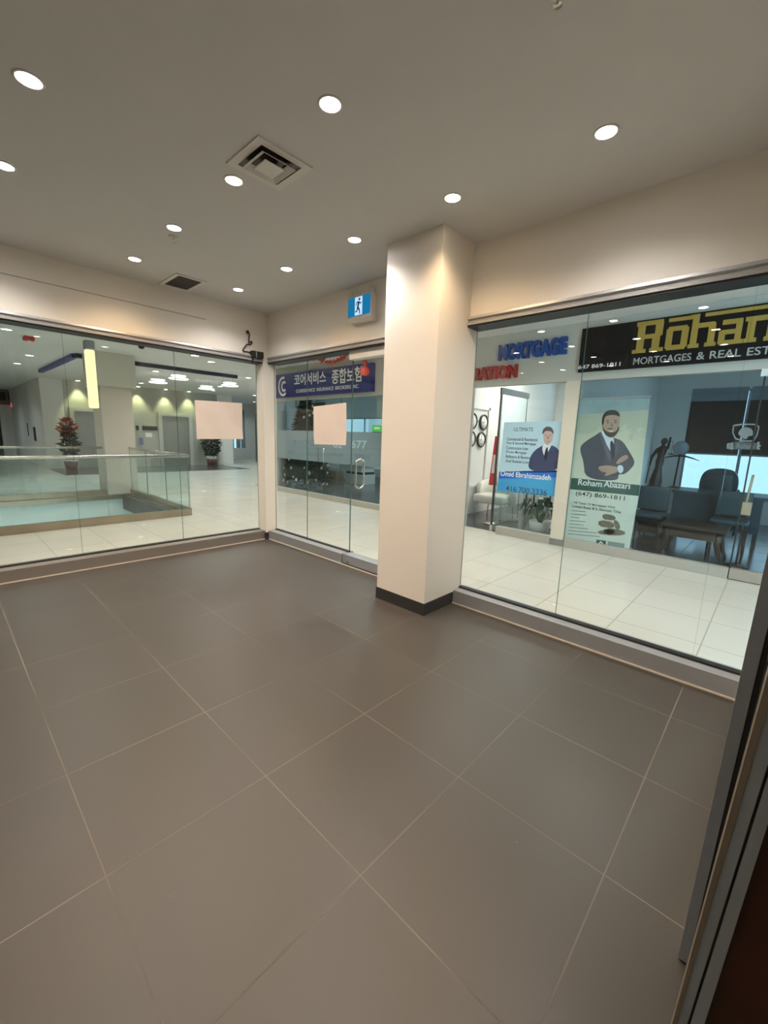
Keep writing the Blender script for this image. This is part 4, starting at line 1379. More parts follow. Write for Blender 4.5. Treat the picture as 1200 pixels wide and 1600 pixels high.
# picture
q = on(845, 652, 'y', 10.85)
pc = tag(empty('wall_picture', (q.x, 10.88, q.z)), 'small brown square picture high on the far office wall', 'picture')
MB().box((q.x - 0.17, 10.86, q.z - 0.16), (q.x + 0.17, 10.895, q.z + 0.16)).build('frame', wood_brown, pc)
MB().box((q.x - 0.14, 10.855, q.z - 0.13), (q.x + 0.14, 10.861, q.z + 0.13)).build('canvas', mat('brown_canvas', (0.16, 0.12, 0.07), 0.7, noise=0.5, nscale=20), pc)
# drooping plant in white pot
PL = Vector((-1.25, 6.35, 0))
pt = tag(empty('potted_plant', tuple(PL)), 'drooping green houseplant in a white pot behind the poster glass', 'plant')
MB().lathe([(0.0, 0.0), (0.14, 0.0), (0.17, 0.22), (0.15, 0.22), (0.14, 0.19), (0.0, 0.19)], PL, 24).build('pot', white_plastic, pt)
m = MB()
rnd = random.Random(5)
for i in range(26):
    a = 2 * PI * i / 26 * 3 + rnd.uniform(-.2, .2)
    R = rnd.uniform(0.18, 0.42)
    z0 = rnd.uniform(0.38, 0.62)
    pts = []
    for k in range(7):
        t = k / 6
        rr = 0.02 + R * t ** 0.8
        zz = 0.19 + (z0 - 0.19) * math.sin(PI * min(1, t * 1.25) * 0.62) * 1.15 - (0.34 + 0.2 * rnd.random()) * max(0, t - 0.45) ** 1.2
        pts.append(PL + Vector((rr * math.cos(a), rr * math.sin(a) * 0.8, max(0.03, zz))))
    s_ = Vector((-math.sin(a), math.cos(a) * 0.8, 0))
    ww = [0.006, 0.006, 0.008, 0.03, 0.045, 0.032, 0.003]
    vs = []
    for p, w_ in zip(pts, ww):
        vs += [p - s_ * w_, p + s_ * w_]
    m.add(vs, [(2 * k, 2 * k + 1, 2 * k + 3, 2 * k + 2) for k in range(6)], 0, True)
m.build('leaves', leaf_mid, pt)

# ------------------------------------------------------------------ INSIDE THE DARK OFFICE
blind = mat('dark_blind', (0.035, 0.03, 0.03), 0.7, noise=0.2, nscale=3)
blind_top = mat('pale_blind_head', (0.25, 0.28, 0.32), 0.6, noise=0.05)
for k, (xa, xb) in enumerate(((-0.12, 0.79), (0.84, 1.88), (1.93, 2.79), (2.83, 3.7))):
    bl = empty('roller_blind', ((xa + xb) / 2, 10.85, 1.33))
    MB().box((xa, 10.82, 2.42), (xb, 10.88, 2.68)).build('blind_head', blind_top, bl)
    MB().box((xa, 10.845, 1.36), (xb, 10.85, 2.42)).build('blind_cloth', blind, bl)
    MB().box((xa, 10.838, 1.33), (xb, 10.857, 1.36)).build('bottom_bar', alu_dark, bl)
    if k < 2:
        tag(bl, ('dark roller blind over the left window bay in the dark office', 'dark roller blind behind the shield emblem, right of the mullion')[k], 'blind', 'office roller blinds')
    else:
        tag(bl, 'roller blind farther right in the dark office outside the picture', 'blind', 'office blinds outside the picture')
# ceiling spot heads
lh = None
for qx, qy, lab in ((1082, 597, 'small ceiling spot lamp on the left in the dark office'), (1108, 600, 'small ceiling spot lamp on the right in the dark office')):
    w = on(qx, qy, 'z', 2.95)
    if lh is None:
        lh = o = empty('ceiling_spot', tuple(w))
        MB().lathe([(0.0, -0.08), (0.05, -0.07), (0.055, 0.0), (0.02, 0.05), (0.02, 0.11)], w, 18).build('lamp_body', steel, o)
    else:
        o = copy_tree(lh)
        o.location = w
    tag(o, lab, 'lamp', 'spot lamps on the dark office ceiling')
# long desk with teal front
DK = Vector((0.55, 8.0, 0))
de = tag(empty('office_desk', tuple(DK)), 'long dark desk with grey green front panel in the dark office', 'desk')
teal_panel = mat('grey_teal_panel', (0.06, 0.11, 0.13), 0.35, noise=0.06)
a, c = on(1037, 770, 'y', 8.0), on(1160, 770, 'y', 8.0)
a.x += 0.14
MB().box((a.x, 8.0, 0.22), (c.x + 0.25, 8.03, 0.74)).build('front_panel', teal_panel, de)
MB().box((a.x - 0.03, 7.97, 0.74), (c.x + 0.30, 8.75, 0.78)).build('desk_top', teal_panel, de)
for xx in (a.x, c.x + 0.20):
    MB().box((xx, 8.03, 0), (xx + 0.05, 8.7, 0.74)).build('leg_panel', charcoal, de)
# wooden bench table in front
TB = on(1080, 850, 'y', 6.9)
tb = tag(empty('wooden_table', (0.62, 6.75, 0)), 'low dark brown wooden table with four curved legs just behind the storefront glass', 'table')
x0, x1 = on(1030, 850, 'y', 6.5).x, on(1125, 860, 'y', 6.5).x
MB().rbox((x0 - 0.02, 6.45, 0.40), (x1 + 0.04, 7.15, 0.45), 0.012).build('table_top', wood_brown, tb)
MB().box((x0 + 0.03, 6.5, 0.28), (x1 - 0.01, 7.1, 0.40)).build('apron', wood_brown, tb)
for sx, ex_ in ((x0 + 0.05, -0.06), (x1 - 0.03, 0.06)):
    for sy in (6.52, 7.06):
        MB().tube([(sx, sy, 0.40), (sx - ex_ * 0.3, sy, 0.25), (sx + ex_ * 0.3, sy, 0.10), (sx + ex_, sy, 0.0)], 0.03, 8, taper=[0.04, 0.036, 0.026, 0.022]).build('leg', wood_brown, tb)
# two upholstered chairs
for k, (qx, yy, lab) in enumerate(((1014, 7.1, 'dark wooden chair with pale grey backrest beside the banner'), (1143, 7.45, 'dark wooden chair with grey backrest at the right end of the desk'))):
    X = on(qx, 800, 'y', yy).x
    ch = tag(empty('dining_chair', (X, yy, 0)), lab, 'chair', 'wooden chairs in the dark office')
    MB().rbox((X - 0.21, yy - 0.22, 0.42), (X + 0.21, yy + 0.20, 0.48), 0.02).build('seat', teal_panel, ch)
    MB().rbox((X - 0.20, yy + 0.17, 0.50), (X + 0.20, yy + 0.22, 0.86), 0.02).build('backrest', teal_panel, ch)
    MB().box((X - 0.20, yy - 0.2, 0.37), (X + 0.20, yy + 0.19, 0.42)).build('seat_frame', wood_brown, ch)
    for sx in (-0.18, 0.18):
        for sy in (-0.18, 0.18):
            MB().tube([(X + sx, yy + sy, 0.38), (X + sx * 1.08, yy + sy * 1.1, 0.0)], 0.02, 8, taper=[0.022, 0.014]).build('leg', wood_brown, ch)
# big padded office chair
a, c = on(1093, 760, 'y', 8.95), on(1152, 760, 'y', 8.95)
oc = tag(empty('office_chair', ((a.x + c.x) / 2, 9.0, 0)), 'large padded office chair behind the desk against the bright window', 'chair')
xm = (a.x + c.x) / 2
hw = (c.x - a.x) / 2
bo = smooth([(a.x + 0.03, 0.55), (a.x - 0.02, 0.85), (a.x + 0.02, 1.06), (a.x + 0.14, 1.13), (c.x - 0.14, 1.13), (c.x - 0.02, 1.06), (c.x + 0.02, 0.85), (c.x - 0.03, 0.55)], 3)
MB().prism(bo, 8.93, 9.06).build('backrest', teal_panel, oc)
MB().rbox((a.x + 0.06, 8.90, 0.62), (c.x - 0.06, 8.94, 1.04), 0.02).build('back_cushion', teal_panel, oc)
MB().rbox((a.x + 0.02, 8.98, 0.42), (c.x - 0.02, 9.5, 0.54), 0.05).build('seat', teal_panel, oc)
MB().lathe([(0.03, 0.08), (0.03, 0.42)], (xm, 9.25, 0), 12).build('gas_column', charcoal, oc)
for k in range(5):
    t = 2 * PI * k / 5
    MB().tube([(xm, 9.25, 0.10), (xm + 0.3 * math.cos(t), 9.25 + 0.3 * math.sin(t), 0.06), (xm + 0.3 * math.cos(t), 9.25 + 0.3 * math.sin(t), 0.0)], 0.022, 8).build('base_leg', charcoal, oc)
for s_ in (-1, 1):
    MB().tube([(xm + s_ * hw * 0.95, 9.02, 0.75), (xm + s_ * hw * 1.05, 9.2, 0.76), (xm + s_ * hw * 1.02, 9.42, 0.72), (xm + s_ * hw * 0.9, 9.42, 0.50)], 0.022, 8).build('armrest', charcoal, oc)
# side cabinet with statue and round ornament
a, c = on(1002, 790, 'y', 7.75), on(1034, 790, 'y', 7.75)
cb = tag(empty('side_cabinet', ((a.x + c.x) / 2, 7.9, 0)), 'dark cabinet under the black statue beside the banner', 'cabinet')
ztop = 0.80
MB().box((a.x, 7.7, 0.06), (c.x + 0.02, 8.12, ztop - 0.03)).build('body', charcoal, cb)
MB().box((a.x - 0.02, 7.68, ztop - 0.03), (c.x + 0.03, 8.14, ztop)).build('cabinet_top', wood_brown, cb)
xm2 = (a.x + c.x + 0.02) / 2
for s_ in (0, 1):
    xa = a.x + 0.015 if s_ == 0 else xm2 + 0.01
    xb = xm2 - 0.01 if s_ == 0 else c.x + 0.005
    dd = MB().box((xa, 7.685, 0.10), (xb, 7.70, ztop - 0.06)).build('door', wood_dark, cb)
    MB().ball(((xb - 0.03) if s_ == 0 else (xa + 0.03), 7.675, 0.45), 0.012, 10).build('knob', steel, dd)
for xx in (a.x + 0.02, c.x - 0.02):
    for yy in (7.72, 8.07):
        MB().box((xx, yy, 0), (xx + 0.03, yy + 0.03, 0.06)).build('foot', charcoal, cb)
q = on(1022, 762, 'y', 7.9)
SX, SY, SZ = q.x, 7.9, ztop
bronze = mat('dark_bronze', (0.025, 0.028, 0.03), 0.35, 0.4, noise=0.2, nscale=15)
ju = tag(empty('justice_statue', (SX, SY, SZ)), 'dark statuette of a robed woman raising scales by the banner', 'statue')
H_ = on(1032, 684, 'y', 7.9).z - SZ
m = MB()
prof = [(0.0, 0.0), (0.12, 0.0), (0.125, 0.03), (0.10, 0.05), (0.115, 0.10), (0.085, 0.30), (0.06, 0.42), (0.078, 0.54), (0.062, 0.63), (0.085, 0.74), (0.09, 0.80), (0.035, 0.845), (0.03, 0.87), (0.055, 0.90), (0.058, 0.95), (0.035, 0.99), (0.0, 1.0)]
vs = []
seg = 20
for r_, z_ in prof:
    for kk in range(seg):
        t = 2 * PI * kk / seg
        fold = 1 + (0.10 * math.sin(7 * t) if z_ < 0.5 else 0)
        vs.append((SX + 0.05 * z_ + H_ * r_ * fold * math.cos(t), SY + H_ * r_ * 0.75 * fold * math.sin(t), SZ + H_ * z_))
m.add(vs, [(i * seg + kk, i * seg + (kk + 1) % seg, (i + 1) * seg + (kk + 1) % seg, (i + 1) * seg + kk) for i in range(len(prof) - 1) for kk in range(seg)], 0, True)
h2 = on(1048, 683, 'y', 7.9)
m.tube([(SX + 0.02, SY, SZ + H_ * 0.78), (SX + 0.11, SY, SZ + H_ * 0.80), (h2.x, SY, h2.z)], 0.02, 8, taper=[0.03, 0.024, 0.014])
m.tube([(SX - 0.02, SY, SZ + H_ * 0.78), (SX - 0.09, SY - 0.02, SZ + H_ * 0.62), (SX - 0.10, SY - 0.05, SZ + H_ * 0.44)], 0.02, 8, taper=[0.03, 0.024, 0.014])
m.build('figure', bronze, ju)
m = MB()
yb0 = SY
L, R_ = on(1036, 690, 'y', SY), on(1052, 687, 'y', SY)
m.tube([(h2.x, SY, h2.z), (h2.x, SY, h2.z - 0.05)], 0.004, 6)
m.tube([(L.x, SY, L.z - 0.02), (R_.x, SY, R_.z - 0.02)], 0.004, 6)
for p_ in (L, R_):
    m.tube([(p_.x, SY, p_.z - 0.02), (p_.x, SY, p_.z - 0.22)], 0.003, 6)
    m.lathe([(0.0, -0.02), (0.045, -0.01), (0.055, 0.0), (0.045, -0.004), (0.0, -0.012)], (p_.x, SY, p_.z - 0.22), 16)
m.build('scales', bronze, ju)
MB().tube([(SX - 0.10, SY - 0.05, SZ + H_ * 0.46), (SX - 0.12, SY - 0.06, SZ + H_ * 0.08)], 0.008, 8).build('sword', bronze, ju)
# round ornament
q = on(1064, 700, 'y', 8.4)
ro = tag(empty('moon_ornament', (q.x, 8.4, 0.78)), 'round grey disc ornament on a curved stand on the desk', 'ornament')
MB().lathe([(0.0, -0.02), (0.10, -0.015), (0.115, 0.0), (0.10, 0.015), (0.0, 0.02)], (q.x, 8.4, q.z), 28, axis='y').build('disc', mat('frosted_grey', (0.30, 0.36, 0.40), 0.4, noise=0.1), ro)
pts = [(q.x - 0.28 + 0.56 * t / 14, 8.4, q.z - 0.20 + 0.07 * math.sin(PI * t / 14)) for t in range(15)]
MB().tube(pts, 0.012, 8, taper=[0.004 + 0.012 * math.sin(PI * t / 14) for t in range(15)]).build('arc', bronze, ro)
MB().tube([(q.x, 8.4, q.z - 0.10), (q.x - 0.02, 8.4, 0.80)], 0.014, 8).build('stem', bronze, ro)
MB().lathe([(0.09, 0.0), (0.09, 0.015), (0.02, 0.03), (0.0, 0.03)], (q.x - 0.02, 8.4, 0.78), 18).build('base', bronze, ro)
# pale wooden scoop / broom
a, c = on(1177, 742, 'y', 6.6), on(1166, 786, 'y', 6.6)
h = on(1165, 800, 'y', 6.6)
sc_ = tag(empty('wooden_paddle', (h.x, 6.6, 0)), 'pale long handled wooden paddle held upright behind the dark glass', 'paddle')
MB().tube([(a.x, 6.62, a.z), (c.x, 6.6, c.z)], 0.014, 10).build('handle', wood_pale, sc_)
MB().rbox((h.x - 0.05, 6.57, h.z - 0.04), (h.x + 0.05, 6.63, c.z + 0.01), 0.01).build('paddle_blade', wood_pale, sc_)
MB().tube([(h.x, 6.6, 0.02), (h.x, 6.6, h.z - 0.04)], 0.012, 8).build('stand_rod', charcoal, sc_)
MB().lathe([(0.12, 0.0), (0.12, 0.015), (0.0, 0.025)], (h.x, 6.6, 0), 20).build('stand_base', charcoal, sc_)

# ------------------------------------------------------------------ ATRIUM SIDE
# balustrades
def rail_run(name, p, q, label, npan, zt=1.04, shoe=True, fascia=True):
    p, q = Vector(p), Vector(q)
    o = tag(empty(name, tuple(p)), label, 'railing', 'atrium glass balustrades')
    d = (q - p)
    L_ = d.length
    d.normalize()
    nrm = Vector((-d.y, d.x, 0))
    for k in range(npan):
        a = p + d * (L_ * k / npan + 0.006)
        c = p + d * (L_ * (k + 1) / npan - 0.006)
        mbx = MB()
        t = nrm * 0.006
        mbx.hexa([a - t + Vector((0, 0, 0.1)), c - t + Vector((0, 0, 0.1)), c + t + Vector((0, 0, 0.1)), a + t + Vector((0, 0, 0.1)), a - t + Vector((0, 0, zt - 0.01)), c - t + Vector((0, 0, zt - 0.01)), c + t + Vector((0, 0, zt - 0.01)), a + t + Vector((0, 0, zt - 0.01))])
        for i_ in (0, 1, 3, 5):
            mbx.m[i_] = 1
        mbx.build('glass_pane', [glass_rail, glass_edge], o)
    MB().tube([p + Vector((0, 0, zt)), q + Vector((0, 0, zt))], 0.026, 14).build('handrail', steel, o)
    t = nrm * 0.035
    mbx = MB()
    mbx.hexa([p - t, q - t, q + t, p + t, p - t + Vector((0, 0, 0.115)), q - t + Vector((0, 0, 0.115)), q + t + Vector((0, 0, 0.115)), p + t + Vector((0, 0, 0.115))])
    mbx.build('base_shoe', steel_fascia, o)
    return o


rail_run('glass_balustrade', (-6.06, -6.0, 0), (-6.06, 2.78, 0), 'glass balustrade with steel handrail nearest the left glass wall', 7)
rail_run('glass_balustrade', (-6.12, 2.78, 0), (-9.3, 2.78, 0), 'glass balustrade running away to the atrium pillar on the right side of the opening', 3)
rail_run('glass_balustrade', (-9.45, -6.0, 0), (-9.45, 2.30, 0), 'glass balustrade on the far side of the atrium opening', 6)

mp = struct(MB().box((-10.05, 2.33, 0), (-9.38, 2.94, 2.36)).build('pillar_atrium', pillar_paint), 'thick taupe pillar standing at the corner of the atrium opening')
MB().box((-10.1, 2.22, 2.36), (-9.30, 3.02, HM)).build('upper_casing', mat('pale_taupe_paint', (0.55, 0.54, 0.47), 0.6, noise=0.03), mp)

# pendant tube lamp
q = on(143, 590, 'x', -8.3)
ztop_, zbot = on(142, 547, 'x', -8.3).z, on(148, 638, 'x', -8.3).z
pd = tag(empty('pendant_lamp', (-8.3, q.y, HM)), 'long glowing yellow pendant tube hanging over the atrium opening', 'lamp')
MB().rbox((-8.38, q.y - 0.08, ztop_), (-8.22, q.y + 0.08, HM), 0.02).build('canopy', alu_dark, pd)
MB().rbox((-8.375, q.y - 0.075, zbot), (-8.225, q.y + 0.075, ztop_), 0.03).build('lamp_shade', emit_mat('yellow_glow', (1.0, 0.88, 0.48), 1.25), pd)

# lobby walls
b = MB()
b.box((-17.25, 3.05, 0), (-17.05, 9.05, HM))
struct(b.build('wall_elevator', marble), 'grey marble elevator lobby wall far beyond the atrium')
struct(MB().box((-18.6, 2.42, 0), (-17.06, 3.05, HM)).build('wall_white', mall_paint), 'white wall end left of the red flowered plant')
struct(MB().box((-17.0, 8.45, 0), (-16.8, 9.12, HM)).build('wall_pier', mall_paint), 'white wall pier right of the dark potted tree')
struct(MB().box((-17.05, 2.42, -0.001), (-14.4, 8.6, 0.003)).build('floor_band', dark_tile), 'dark floor band in front of the elevator lobby')
# elevator doors
for k, (y0, y1, lab) in enumerate(((3.30, 4.10, 'grey elevator door left of the atrium pillar'), (6.22, 7.28, 'grey elevator door right of the black wall signs'))):
    o = struct(empty('door_%d' % (5 + k), (-17.04, (y0 + y1) / 2, 0)), lab)
    m = MB()
    m.box((-17.05, y0 - 0.14, 0), (-17.0, y0, 2.16))
    m.box((-17.05, y1, 0), (-17.0, y1 + 0.14, 2.16))
    m.box((-17.05, y0, 2.02), (-17.0, y1, 2.16))
    m.build('door_frame', mat('pale_frame', (0.50, 0.50, 0.48), 0.4, noise=0.05), o)
    MB().box((-17.049, y0, 0.004), (-17.03, y1, 2.02)).build('door_leaf', door_grey, o)
# plaques
def on_x(x, y, X):
    return on(x, y, 'x', X)


def plate(name, x0, y0, x1, y1, X, m_, th=0.02):
    a, c = on_x(x0, y0, X), on_x(x1, y1, X)
    return MB().box((X, a.y, c.z), (X + th, c.y, a.z)).build(name, m_, None, at=(X, (a.y + c.y) / 2, c.z))


tag(plate('wall_plaque', 212, 665, 217, 672, -17.05, black), 'small square black plaque on the lobby wall', 'plaque')
tag(plate('wall_plaque', 222, 665.5, 246, 672.5, -17.05, black), 'long black plaque on the lobby wall left of the elevator door', 'plaque')
tag(plate('wall_notice', 227, 676, 238, 683, -17.05, letter_white, 0.005), 'white paper notice below the long black plaque', 'notice')
tag(plate('call_panel', 217, 684, 224, 695, -17.05, mat('blue_grey_panel', (0.15, 0.2, 0.3), 0.4, noise=0.1)), 'blue grey elevator call panel below the plaques', 'panel')
# wall washers in the lobby
wl = None
for k, qx in enumerate((120, 213, 256, 292)):
    w = on_x(qx, 604 + (qx - 213) * 0.03, -17.05)
    o = None
    if wl is None:
        wl = o = empty('wall_washer', (-16.85, w.y, HM))
        MB().lathe([(0.06, 0.0), (0.06, -0.015), (0.0, -0.016)], (-16.85, w.y, HM), 18).build('lens', emit_mat('green_white_lens', (0.9, 1.0, 0.6), 6.0), o)
    else:
        o = copy_tree(wl)
        o.location = (-16.85, w.y, HM)
    tag(o, ('lobby wall light above the red flowered plant', 'lobby wall light next to the atrium pillar', 'lobby wall light above the long black plaque', 'lobby wall light right of the elevator door')[k], 'lamp', 'wall washers in the elevator lobby')
    add_light('washer_beam', 'SPOT', (-16.85, w.y, HM - 0.05), 90, (0.92, 1.0, 0.5), spot_size=math.radians(75), spot_blend=0.6, shadow_soft_size=0.05)

# ring pendants
rg = None
for k, (qx, qy, lab) in enumerate(((247, 596, 'leftmost double ring ceiling lamp in the lobby'), (279, 590, 'double ring ceiling lamp second from the left in the lobby'), (322.5, 606, 'double ring ceiling lamp third from the left, above the paper'), (359, 601, 'rightmost double ring ceiling lamp near the corner post'))):
    w = on(qx, qy, 'z', 2.86)
    if rg is None:
        rg = o = empty('ring_lamp', tuple(w))
        for dz, rr in ((0.045, 0.175), (-0.03, 0.23)):
            MB().tube([(w.x + rr * math.cos(2 * PI * t / 28), w.y + rr * math.sin(2 * PI * t / 28), w.z + dz) for t in range(28)], 0.015, 8, closed=True).build('ring', emit_mat('ring_white', (1.0, 0.98, 0.9), 1.8) if 'ring_white' not in MATS else MATS['ring_white'], o)
        for t in range(3):
            c_ = (w.x + 0.185 * math.cos(2 * PI * t / 3), w.y + 0.185 * math.sin(2 * PI * t / 3))
            MB().tube([(c_[0], c_[1], w.z - 0.04), (c_[0], c_[1], HM)], 0.005, 6).build('cord', steel, o)
    else:
        o = copy_tree(rg)
        o.location = w
    tag(o, lab, 'lamp', 'double ring lamps in the lobby')

# ceiling slot trims
slot = mat('dark_blue_slot', (0.012, 0.012, 0.035), 0.4, noise=0.1)
struct(MB().box((-10.25, 2.1, HM - 0.09), (-10.13, 5.9, HM)).build('trim_9', slot), 'dark ceiling slot right of the atrium pillar')
struct(MB().box((-14.5, 2.06, HM - 0.09), (-10.25, 2.16, HM)).build('trim_10', mat('blue_slot', (0.02, 0.025, 0.22), 0.4, noise=0.1)), 'ceiling slot painted blue for its LED glow, left of the pendant tube')  # LED glow of the slot put into its blue colour

# mall downlights: visible few plus the ones that light the corridor
ml = None
MVIS = [((330, 565), 'mall downlight above the left end of the wide paper sheet'), ((388, 590), 'mall downlight beside the corner post'), ((10, 514), 'mall downlight at the far left behind the glass')]
mloc = [(tuple(on(q_[0], q_[1], 'z', HM)), lab, True) for q_, lab in MVIS]
for x, y in ((3.0, 4.4), (1.6, 4.4), (0.2, 4.4), (-1.2, 4.4), (-2.6, 4.4), (-4.2, 4.4), (-5.8, 4.4), (-7.4, 4.4), (-5.0, 2.6), (-5.0, 0.8), (-5.0, -1.2), (-11.5, 0.0), (-11.5, 4.2), (-11.5, 1.5), (-13.5, 4.2), (-13.5, 1.5), (-15.3, 5.0), (-15.3, 7.6), (-8.0, 3.8), (-13.5, 7.0), (-12.0, 9.5), (-10.2, 7.0), (-15.5, 9.5), (-13, -2), (-15.5, 11.0), (-18.5, 0.5), (-22, 0.5), (-19.0, 11.5)):
    mloc.append(((x, y, HM), None, False))
lens_mall = emit_mat('mall_lens', (1.0, 0.95, 0.9), 8.0)
lens_mall.cycles.emission_sampling = 'NONE'
for w, lab, vis in mloc:
    if ml is None:
        ml = o = empty('mall_downlight', w)
        MB().lathe([(0.075, -0.001), (0.08, -0.012), (0.095, -0.012), (0.10, 0.0)], w, 24).build('trim_ring', white_plastic, o)
        MB().lathe([(0.0, -0.006), (0.076, -0.007), (0.076, 0.0)], w, 24).build('lens', lens_mall, o)
    else:
        o = copy_tree(ml)
        o.location = w
    tag(o, lab or 'mall downlight hidden above the glass heads', 'downlight', 'mall downlights' if lab else 'mall downlights out of view')
    add_light('mall_beam', 'SPOT', (w[0], w[1], HM - 0.03), P_MALL * (0.78 if w[0] < -9 else 0.78), (0.86, 0.98, 1.0) if w[0] < -9 else MALLC, spot_size=math.radians(150), spot_blend=0.8, shadow_soft_size=0.08)
q = on(45, 530, 'z', HM - 0.04)
fa = tag(empty('fire_strobe', (q.x, q.y, HM)), 'red fire alarm strobe on the mall ceiling at the far left', 'alarm')
MB().rbox((q.x - 0.10, q.y - 0.08, HM - 0.07), (q.x + 0.10, q.y + 0.08, HM), 0.02).build('housing', mat('alarm_red', (0.55, 0.02, 0.03), 0.4, noise=0.05), fa)
MB().ball((q.x, q.y, HM - 0.075), (0.04, 0.03, 0.02), 12).build('strobe_lens', letter_white, fa)
w = on(221, 543, 'z', HM - 0.05)
dm = tag(empty('dome_camera', (w.x, w.y, HM)), 'small dark dome camera on the mall ceiling right of the pillar', 'camera')
MB().lathe([(0.07, 0.0), (0.07, -0.02), (0.0, -0.02)], (w.x, w.y, HM), 18).build('base', white_plastic, dm)
MB().ball((w.x, w.y, HM - 0.03), (0.055, 0.055, 0.05), 16).build('dome', black, dm)

# red flowered plant
q = on(112, 731, 'x', -16.2)
B = Vector((-16.2, q.y, 0.003))
rp = tag(empty('potted_plant', tuple(B)), 'tall plant with red flowers in a dark red pot by the lobby', 'plant')
MB().lathe([(0.0, 0.0), (0.16, 0.0), (0.20, 0.30), (0.18, 0.30), (0.17, 0.26), (0.0, 0.26)], B, 20).build('pot', mat('maroon_pot', (0.10, 0.02, 0.02), 0.4, noise=0.1), rp)
MB().lathe([(0.19, 0.30), (0.21, 0.36), (0.0, 0.37)], B, 20).build('pot_collar', letter_white, rp)
rnd = random.Random(11)


def bush(o, base, z0, z1, R, nleaf, m_, name, sz=0.12, taper=True, mi=None):
    m = MB()
    for i in range(nleaf):
        z = z0 + (z1 - z0) * rnd.random()
        k_ = (z - z0) / (z1 - z0)
        rr = R * (0.35 + 0.75 * rnd.random()) * (math.sin(PI * (0.15 + 0.8 * k_)) if taper else 1)
        a = rnd.random() * 2 * PI
        c = base + Vector((rr * math.cos(a), rr * math.sin(a), z))
        d = Vector((math.cos(a), math.sin(a), rnd.uniform(-0.4, 0.8))).normalized() * sz * rnd.uniform(0.7, 1.4)
        s_ = d.cross(Vector((rnd.uniform(-1, 1), rnd.uniform(-1, 1), 0.6))).normalized() * sz * 0.22
        m.add([c - d * 0.5, c + s_, c + d * 0.6, c - s_], [(0, 1, 2, 3)])
    return m.build(name, m_, o)


MB().tube([B + Vector((0, 0, 0.2)), B + Vector((0.02, 0.02, 1.3))], 0.03, 8).build('stem', leaf_dark, rp)
bush(rp, B, 0.35, 1.5, 0.26, 500, leaf_dark, 'leaves', 0.16)
bush(rp, B, 1.15, 1.75, 0.27, 150, red_leaf, 'flowers', 0.16)
# dark potted tree
q = on(331, 726, 'x', -16.4)
B = Vector((-16.4, q.y, 0.003))
pt2 = tag(empty('potted_tree', tuple(B)), 'dark leafy potted tree with white bow in front of the white pier', 'plant')
MB().lathe([(0.0, 0.0), (0.17, 0.0), (0.21, 0.30), (0.19, 0.30), (0.18, 0.27), (0.0, 0.27)], B, 20).build('pot', MATS['maroon_pot'], pt2)
MB().lathe([(0.20, 0.29), (0.22, 0.42), (0.20, 0.43), (0.0, 0.42)], B, 20).build('pot_collar', letter_white, pt2)
MB().tube([B + Vector((0, 0, 0.2)), B + Vector((0, 0.02, 1.5))], 0.03, 8).build('stem', leaf_dark, pt2)
bush(pt2, B, 0.4, 1.75, 0.40, 800, leaf_dark, 'leaves', 0.16)
MB().ball(tuple(B + Vector((0.30, -0.02, 1.28))), (0.05, 0.09, 0.05), 10).build('bow', letter_white, pt2)

# far left: dark kiosk, black sign and red exit sign
struct(MB().box((-25.2, -8, 0), (-25.0, 2.0, 2.35)).build('wall_kiosk', mat('black_storefront', (0.02, 0.02, 0.02), 0.3, noise=0.2)), 'dark storefront far beyond the atrium at the left edge')
struct(MB().box((-25.2, -8, 2.35), (-25.0, 3.0, HM)).build('wall_kiosk_band', mat('tan_band', (0.28, 0.25, 0.20), 0.6, noise=0.1)), 'tan wall band above the dark storefront')
struct(MB().box((-25.0, 2.0, 0), (-24.8, 2.42, 2.35)).build('pillar_kiosk', mall_paint), 'pale pier right of the dark storefront')
struct(MB().box((-25.2, 2.42, 0), (-18.6, 2.52, HM)).build('wall_side', mall_paint), 'pale side wall leading to the dark storefront')
sg = plate('black_sign', 19.5, 615, 36.5, 628, -24.6, black, 0.05)
tag(sg, 'small black hanging sign above the red exit sign', 'sign')
a, c = on_x(16.5, 629.5, -24.5), on_x(32, 637, -24.5)
rx = tag(empty('exit_sign', (-24.5, (a.y + c.y) / 2, c.z)), 'tiny red lit EXIT sign far away at the left edge', 'exit sign')
MB().box((-24.56, a.y, c.z), (-24.5, c.y, a.z)).build('housing', emit_mat('exit_red', (0.75, 0.10, 0.10), 0.9), rx)
text('lettering', 'EXIT', a.y + 0.06, c.y - 0.06, c.z + 0.06, a.z - 0.06, -24.498, emit_mat('exit_pale', (1, 0.75, 0.75), 1.2), rx, facing='x', bold=0.01)
m = MB()
yA = on_x(0, 590, -24.98).y
for k in range(4):
    m.box((-25.0, yA - 0.7 + k * 0.45, 2.55), (-24.97, yA - 0.33 + k * 0.45, 2.92))
o = m.build('window_10', mat('dark_clerestory', (0.03, 0.03, 0.025), 0.3, noise=0.3))
struct(o, 'row of dark small panes above the far storefront')
# black vertical plaques on the white wall end
for x0, y0, x1, y1, lab in ((42.5, 661, 45, 681, 'thin upper black vertical plaque on the pale side wall'), (52, 667, 57, 689, 'black vertical plaque on the white wall corner')):
    a, c = on(x0, y0, 'y', 2.41), on(x1, y1, 'y', 2.41)
    X0 = max(-24, a.x)
    X1 = max(-23.5, c.x)
    o = MB().box((min(X0, X1), 2.395, min(a.z, c.z)), (max(X0, X1), 2.418, max(a.z, c.z))).build('wall_plaque', black, None, at=((X0 + X1) / 2, 2.41, min(a.z, c.z)))
    tag(o, lab, 'plaque')
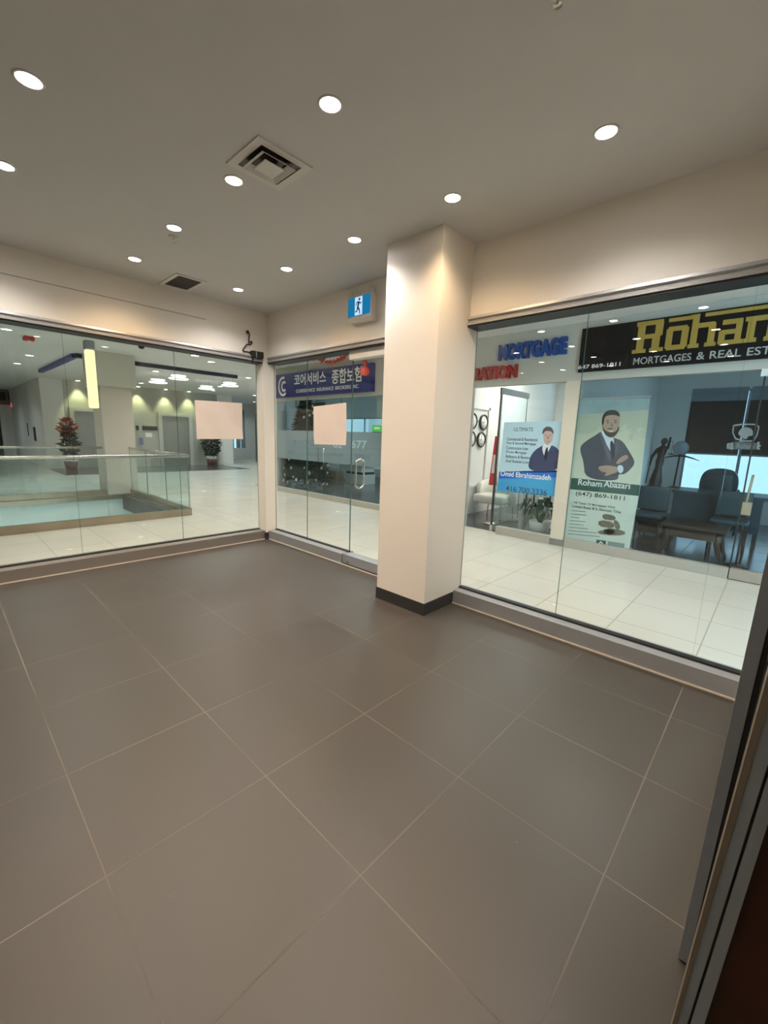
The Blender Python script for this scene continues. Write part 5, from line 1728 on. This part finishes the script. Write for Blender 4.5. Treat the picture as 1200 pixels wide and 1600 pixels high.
# right far corridor with window
wz = on(372, 700, 'x', -20.5)
b = MB()
y0, y1 = on_x(360, 690, -20.6).y, on_x(384, 690, -20.6).y
zt_, zb_ = on_x(372, 640, -20.6).z, on_x(372, 700, -20.6).z
b.box((-20.8, 9.12, 0), (-20.6, y0, HM))
b.box((-20.8, y1, 0), (-20.6, 14, HM))
b.box((-20.8, y0, 0), (-20.6, y1, zb_))
b.box((-20.8, y0, zt_), (-20.6, y1, HM))
struct(b.build('wall_far', mall_paint), 'far white corridor wall around a daylit window')
w = struct(empty('window_11', (-20.7, (y0 + y1) / 2, zb_)), 'bright blue daylit window at the end of the corridor')
MB().box((-20.72, y0, zb_), (-20.70, y1, zt_)).build('glass_pane', emit_mat('daylight_pane', (0.45, 0.80, 1.0), 1.3), w)
m = MB()
for yy in (y0, y0 + (y1 - y0) * 0.42, y1 - 0.25):
    m.box((-20.70, yy, zb_), (-20.62, yy + 0.22, zt_))
m.build('window_frame', alu_dark, w)
struct(MB().box((-18.5, on_x(401, 700, -18.4).y, 0), (-18.3, 14, 2.4)).build('wall_teal', mat('teal_glass_wall', (0.10, 0.20, 0.22), 0.3, noise=0.1)), 'teal glazed wall behind the corner post')

# ------------------------------------------------------------------ OUTSIDE THE SHOP WINDOWS
struct(MB().box((-14, 24, -4), (12, 25, 6)).build('wall_neighbour', tile_mat('pale_brick', (0.13, 0.135, 0.14), (0.24, 0.24, 0.24), size=(0.9, 3.0), dirt=False)))
add_light('void_fill_light', 'AREA', (-6.15, -1.0, -1.3), 60, (0.85, 1.0, 0.98), shape='RECTANGLE', size=1.6, size_y=6.0).rotation_euler = (0, PI / 2, 0)  # unseen fill added to brighten the void wall, no fixture there
# unseen panels added to brighten the shop interiors
for x, y, p_, c_ in ((-6.2, 8.0, 60, (0.85, 0.95, 1.0)), (-1.9, 8.2, 70, (1.0, 0.97, 0.92))):
    lp = empty('ceiling_panel_light', (x, y, HM))
    tag(lp, 'unseen flat panel added to brighten a shop, above the storefront', 'lamp', 'added shop fill lights')
    MB().box((x - 0.6, y - 0.6, HM - 0.03), (x + 0.6, y + 0.6, HM)).build('frame', white_plastic, lp)
    add_light('shop_panel', 'AREA', (x, y, HM - 0.04), p_, c_, shape='SQUARE', size=1.2)
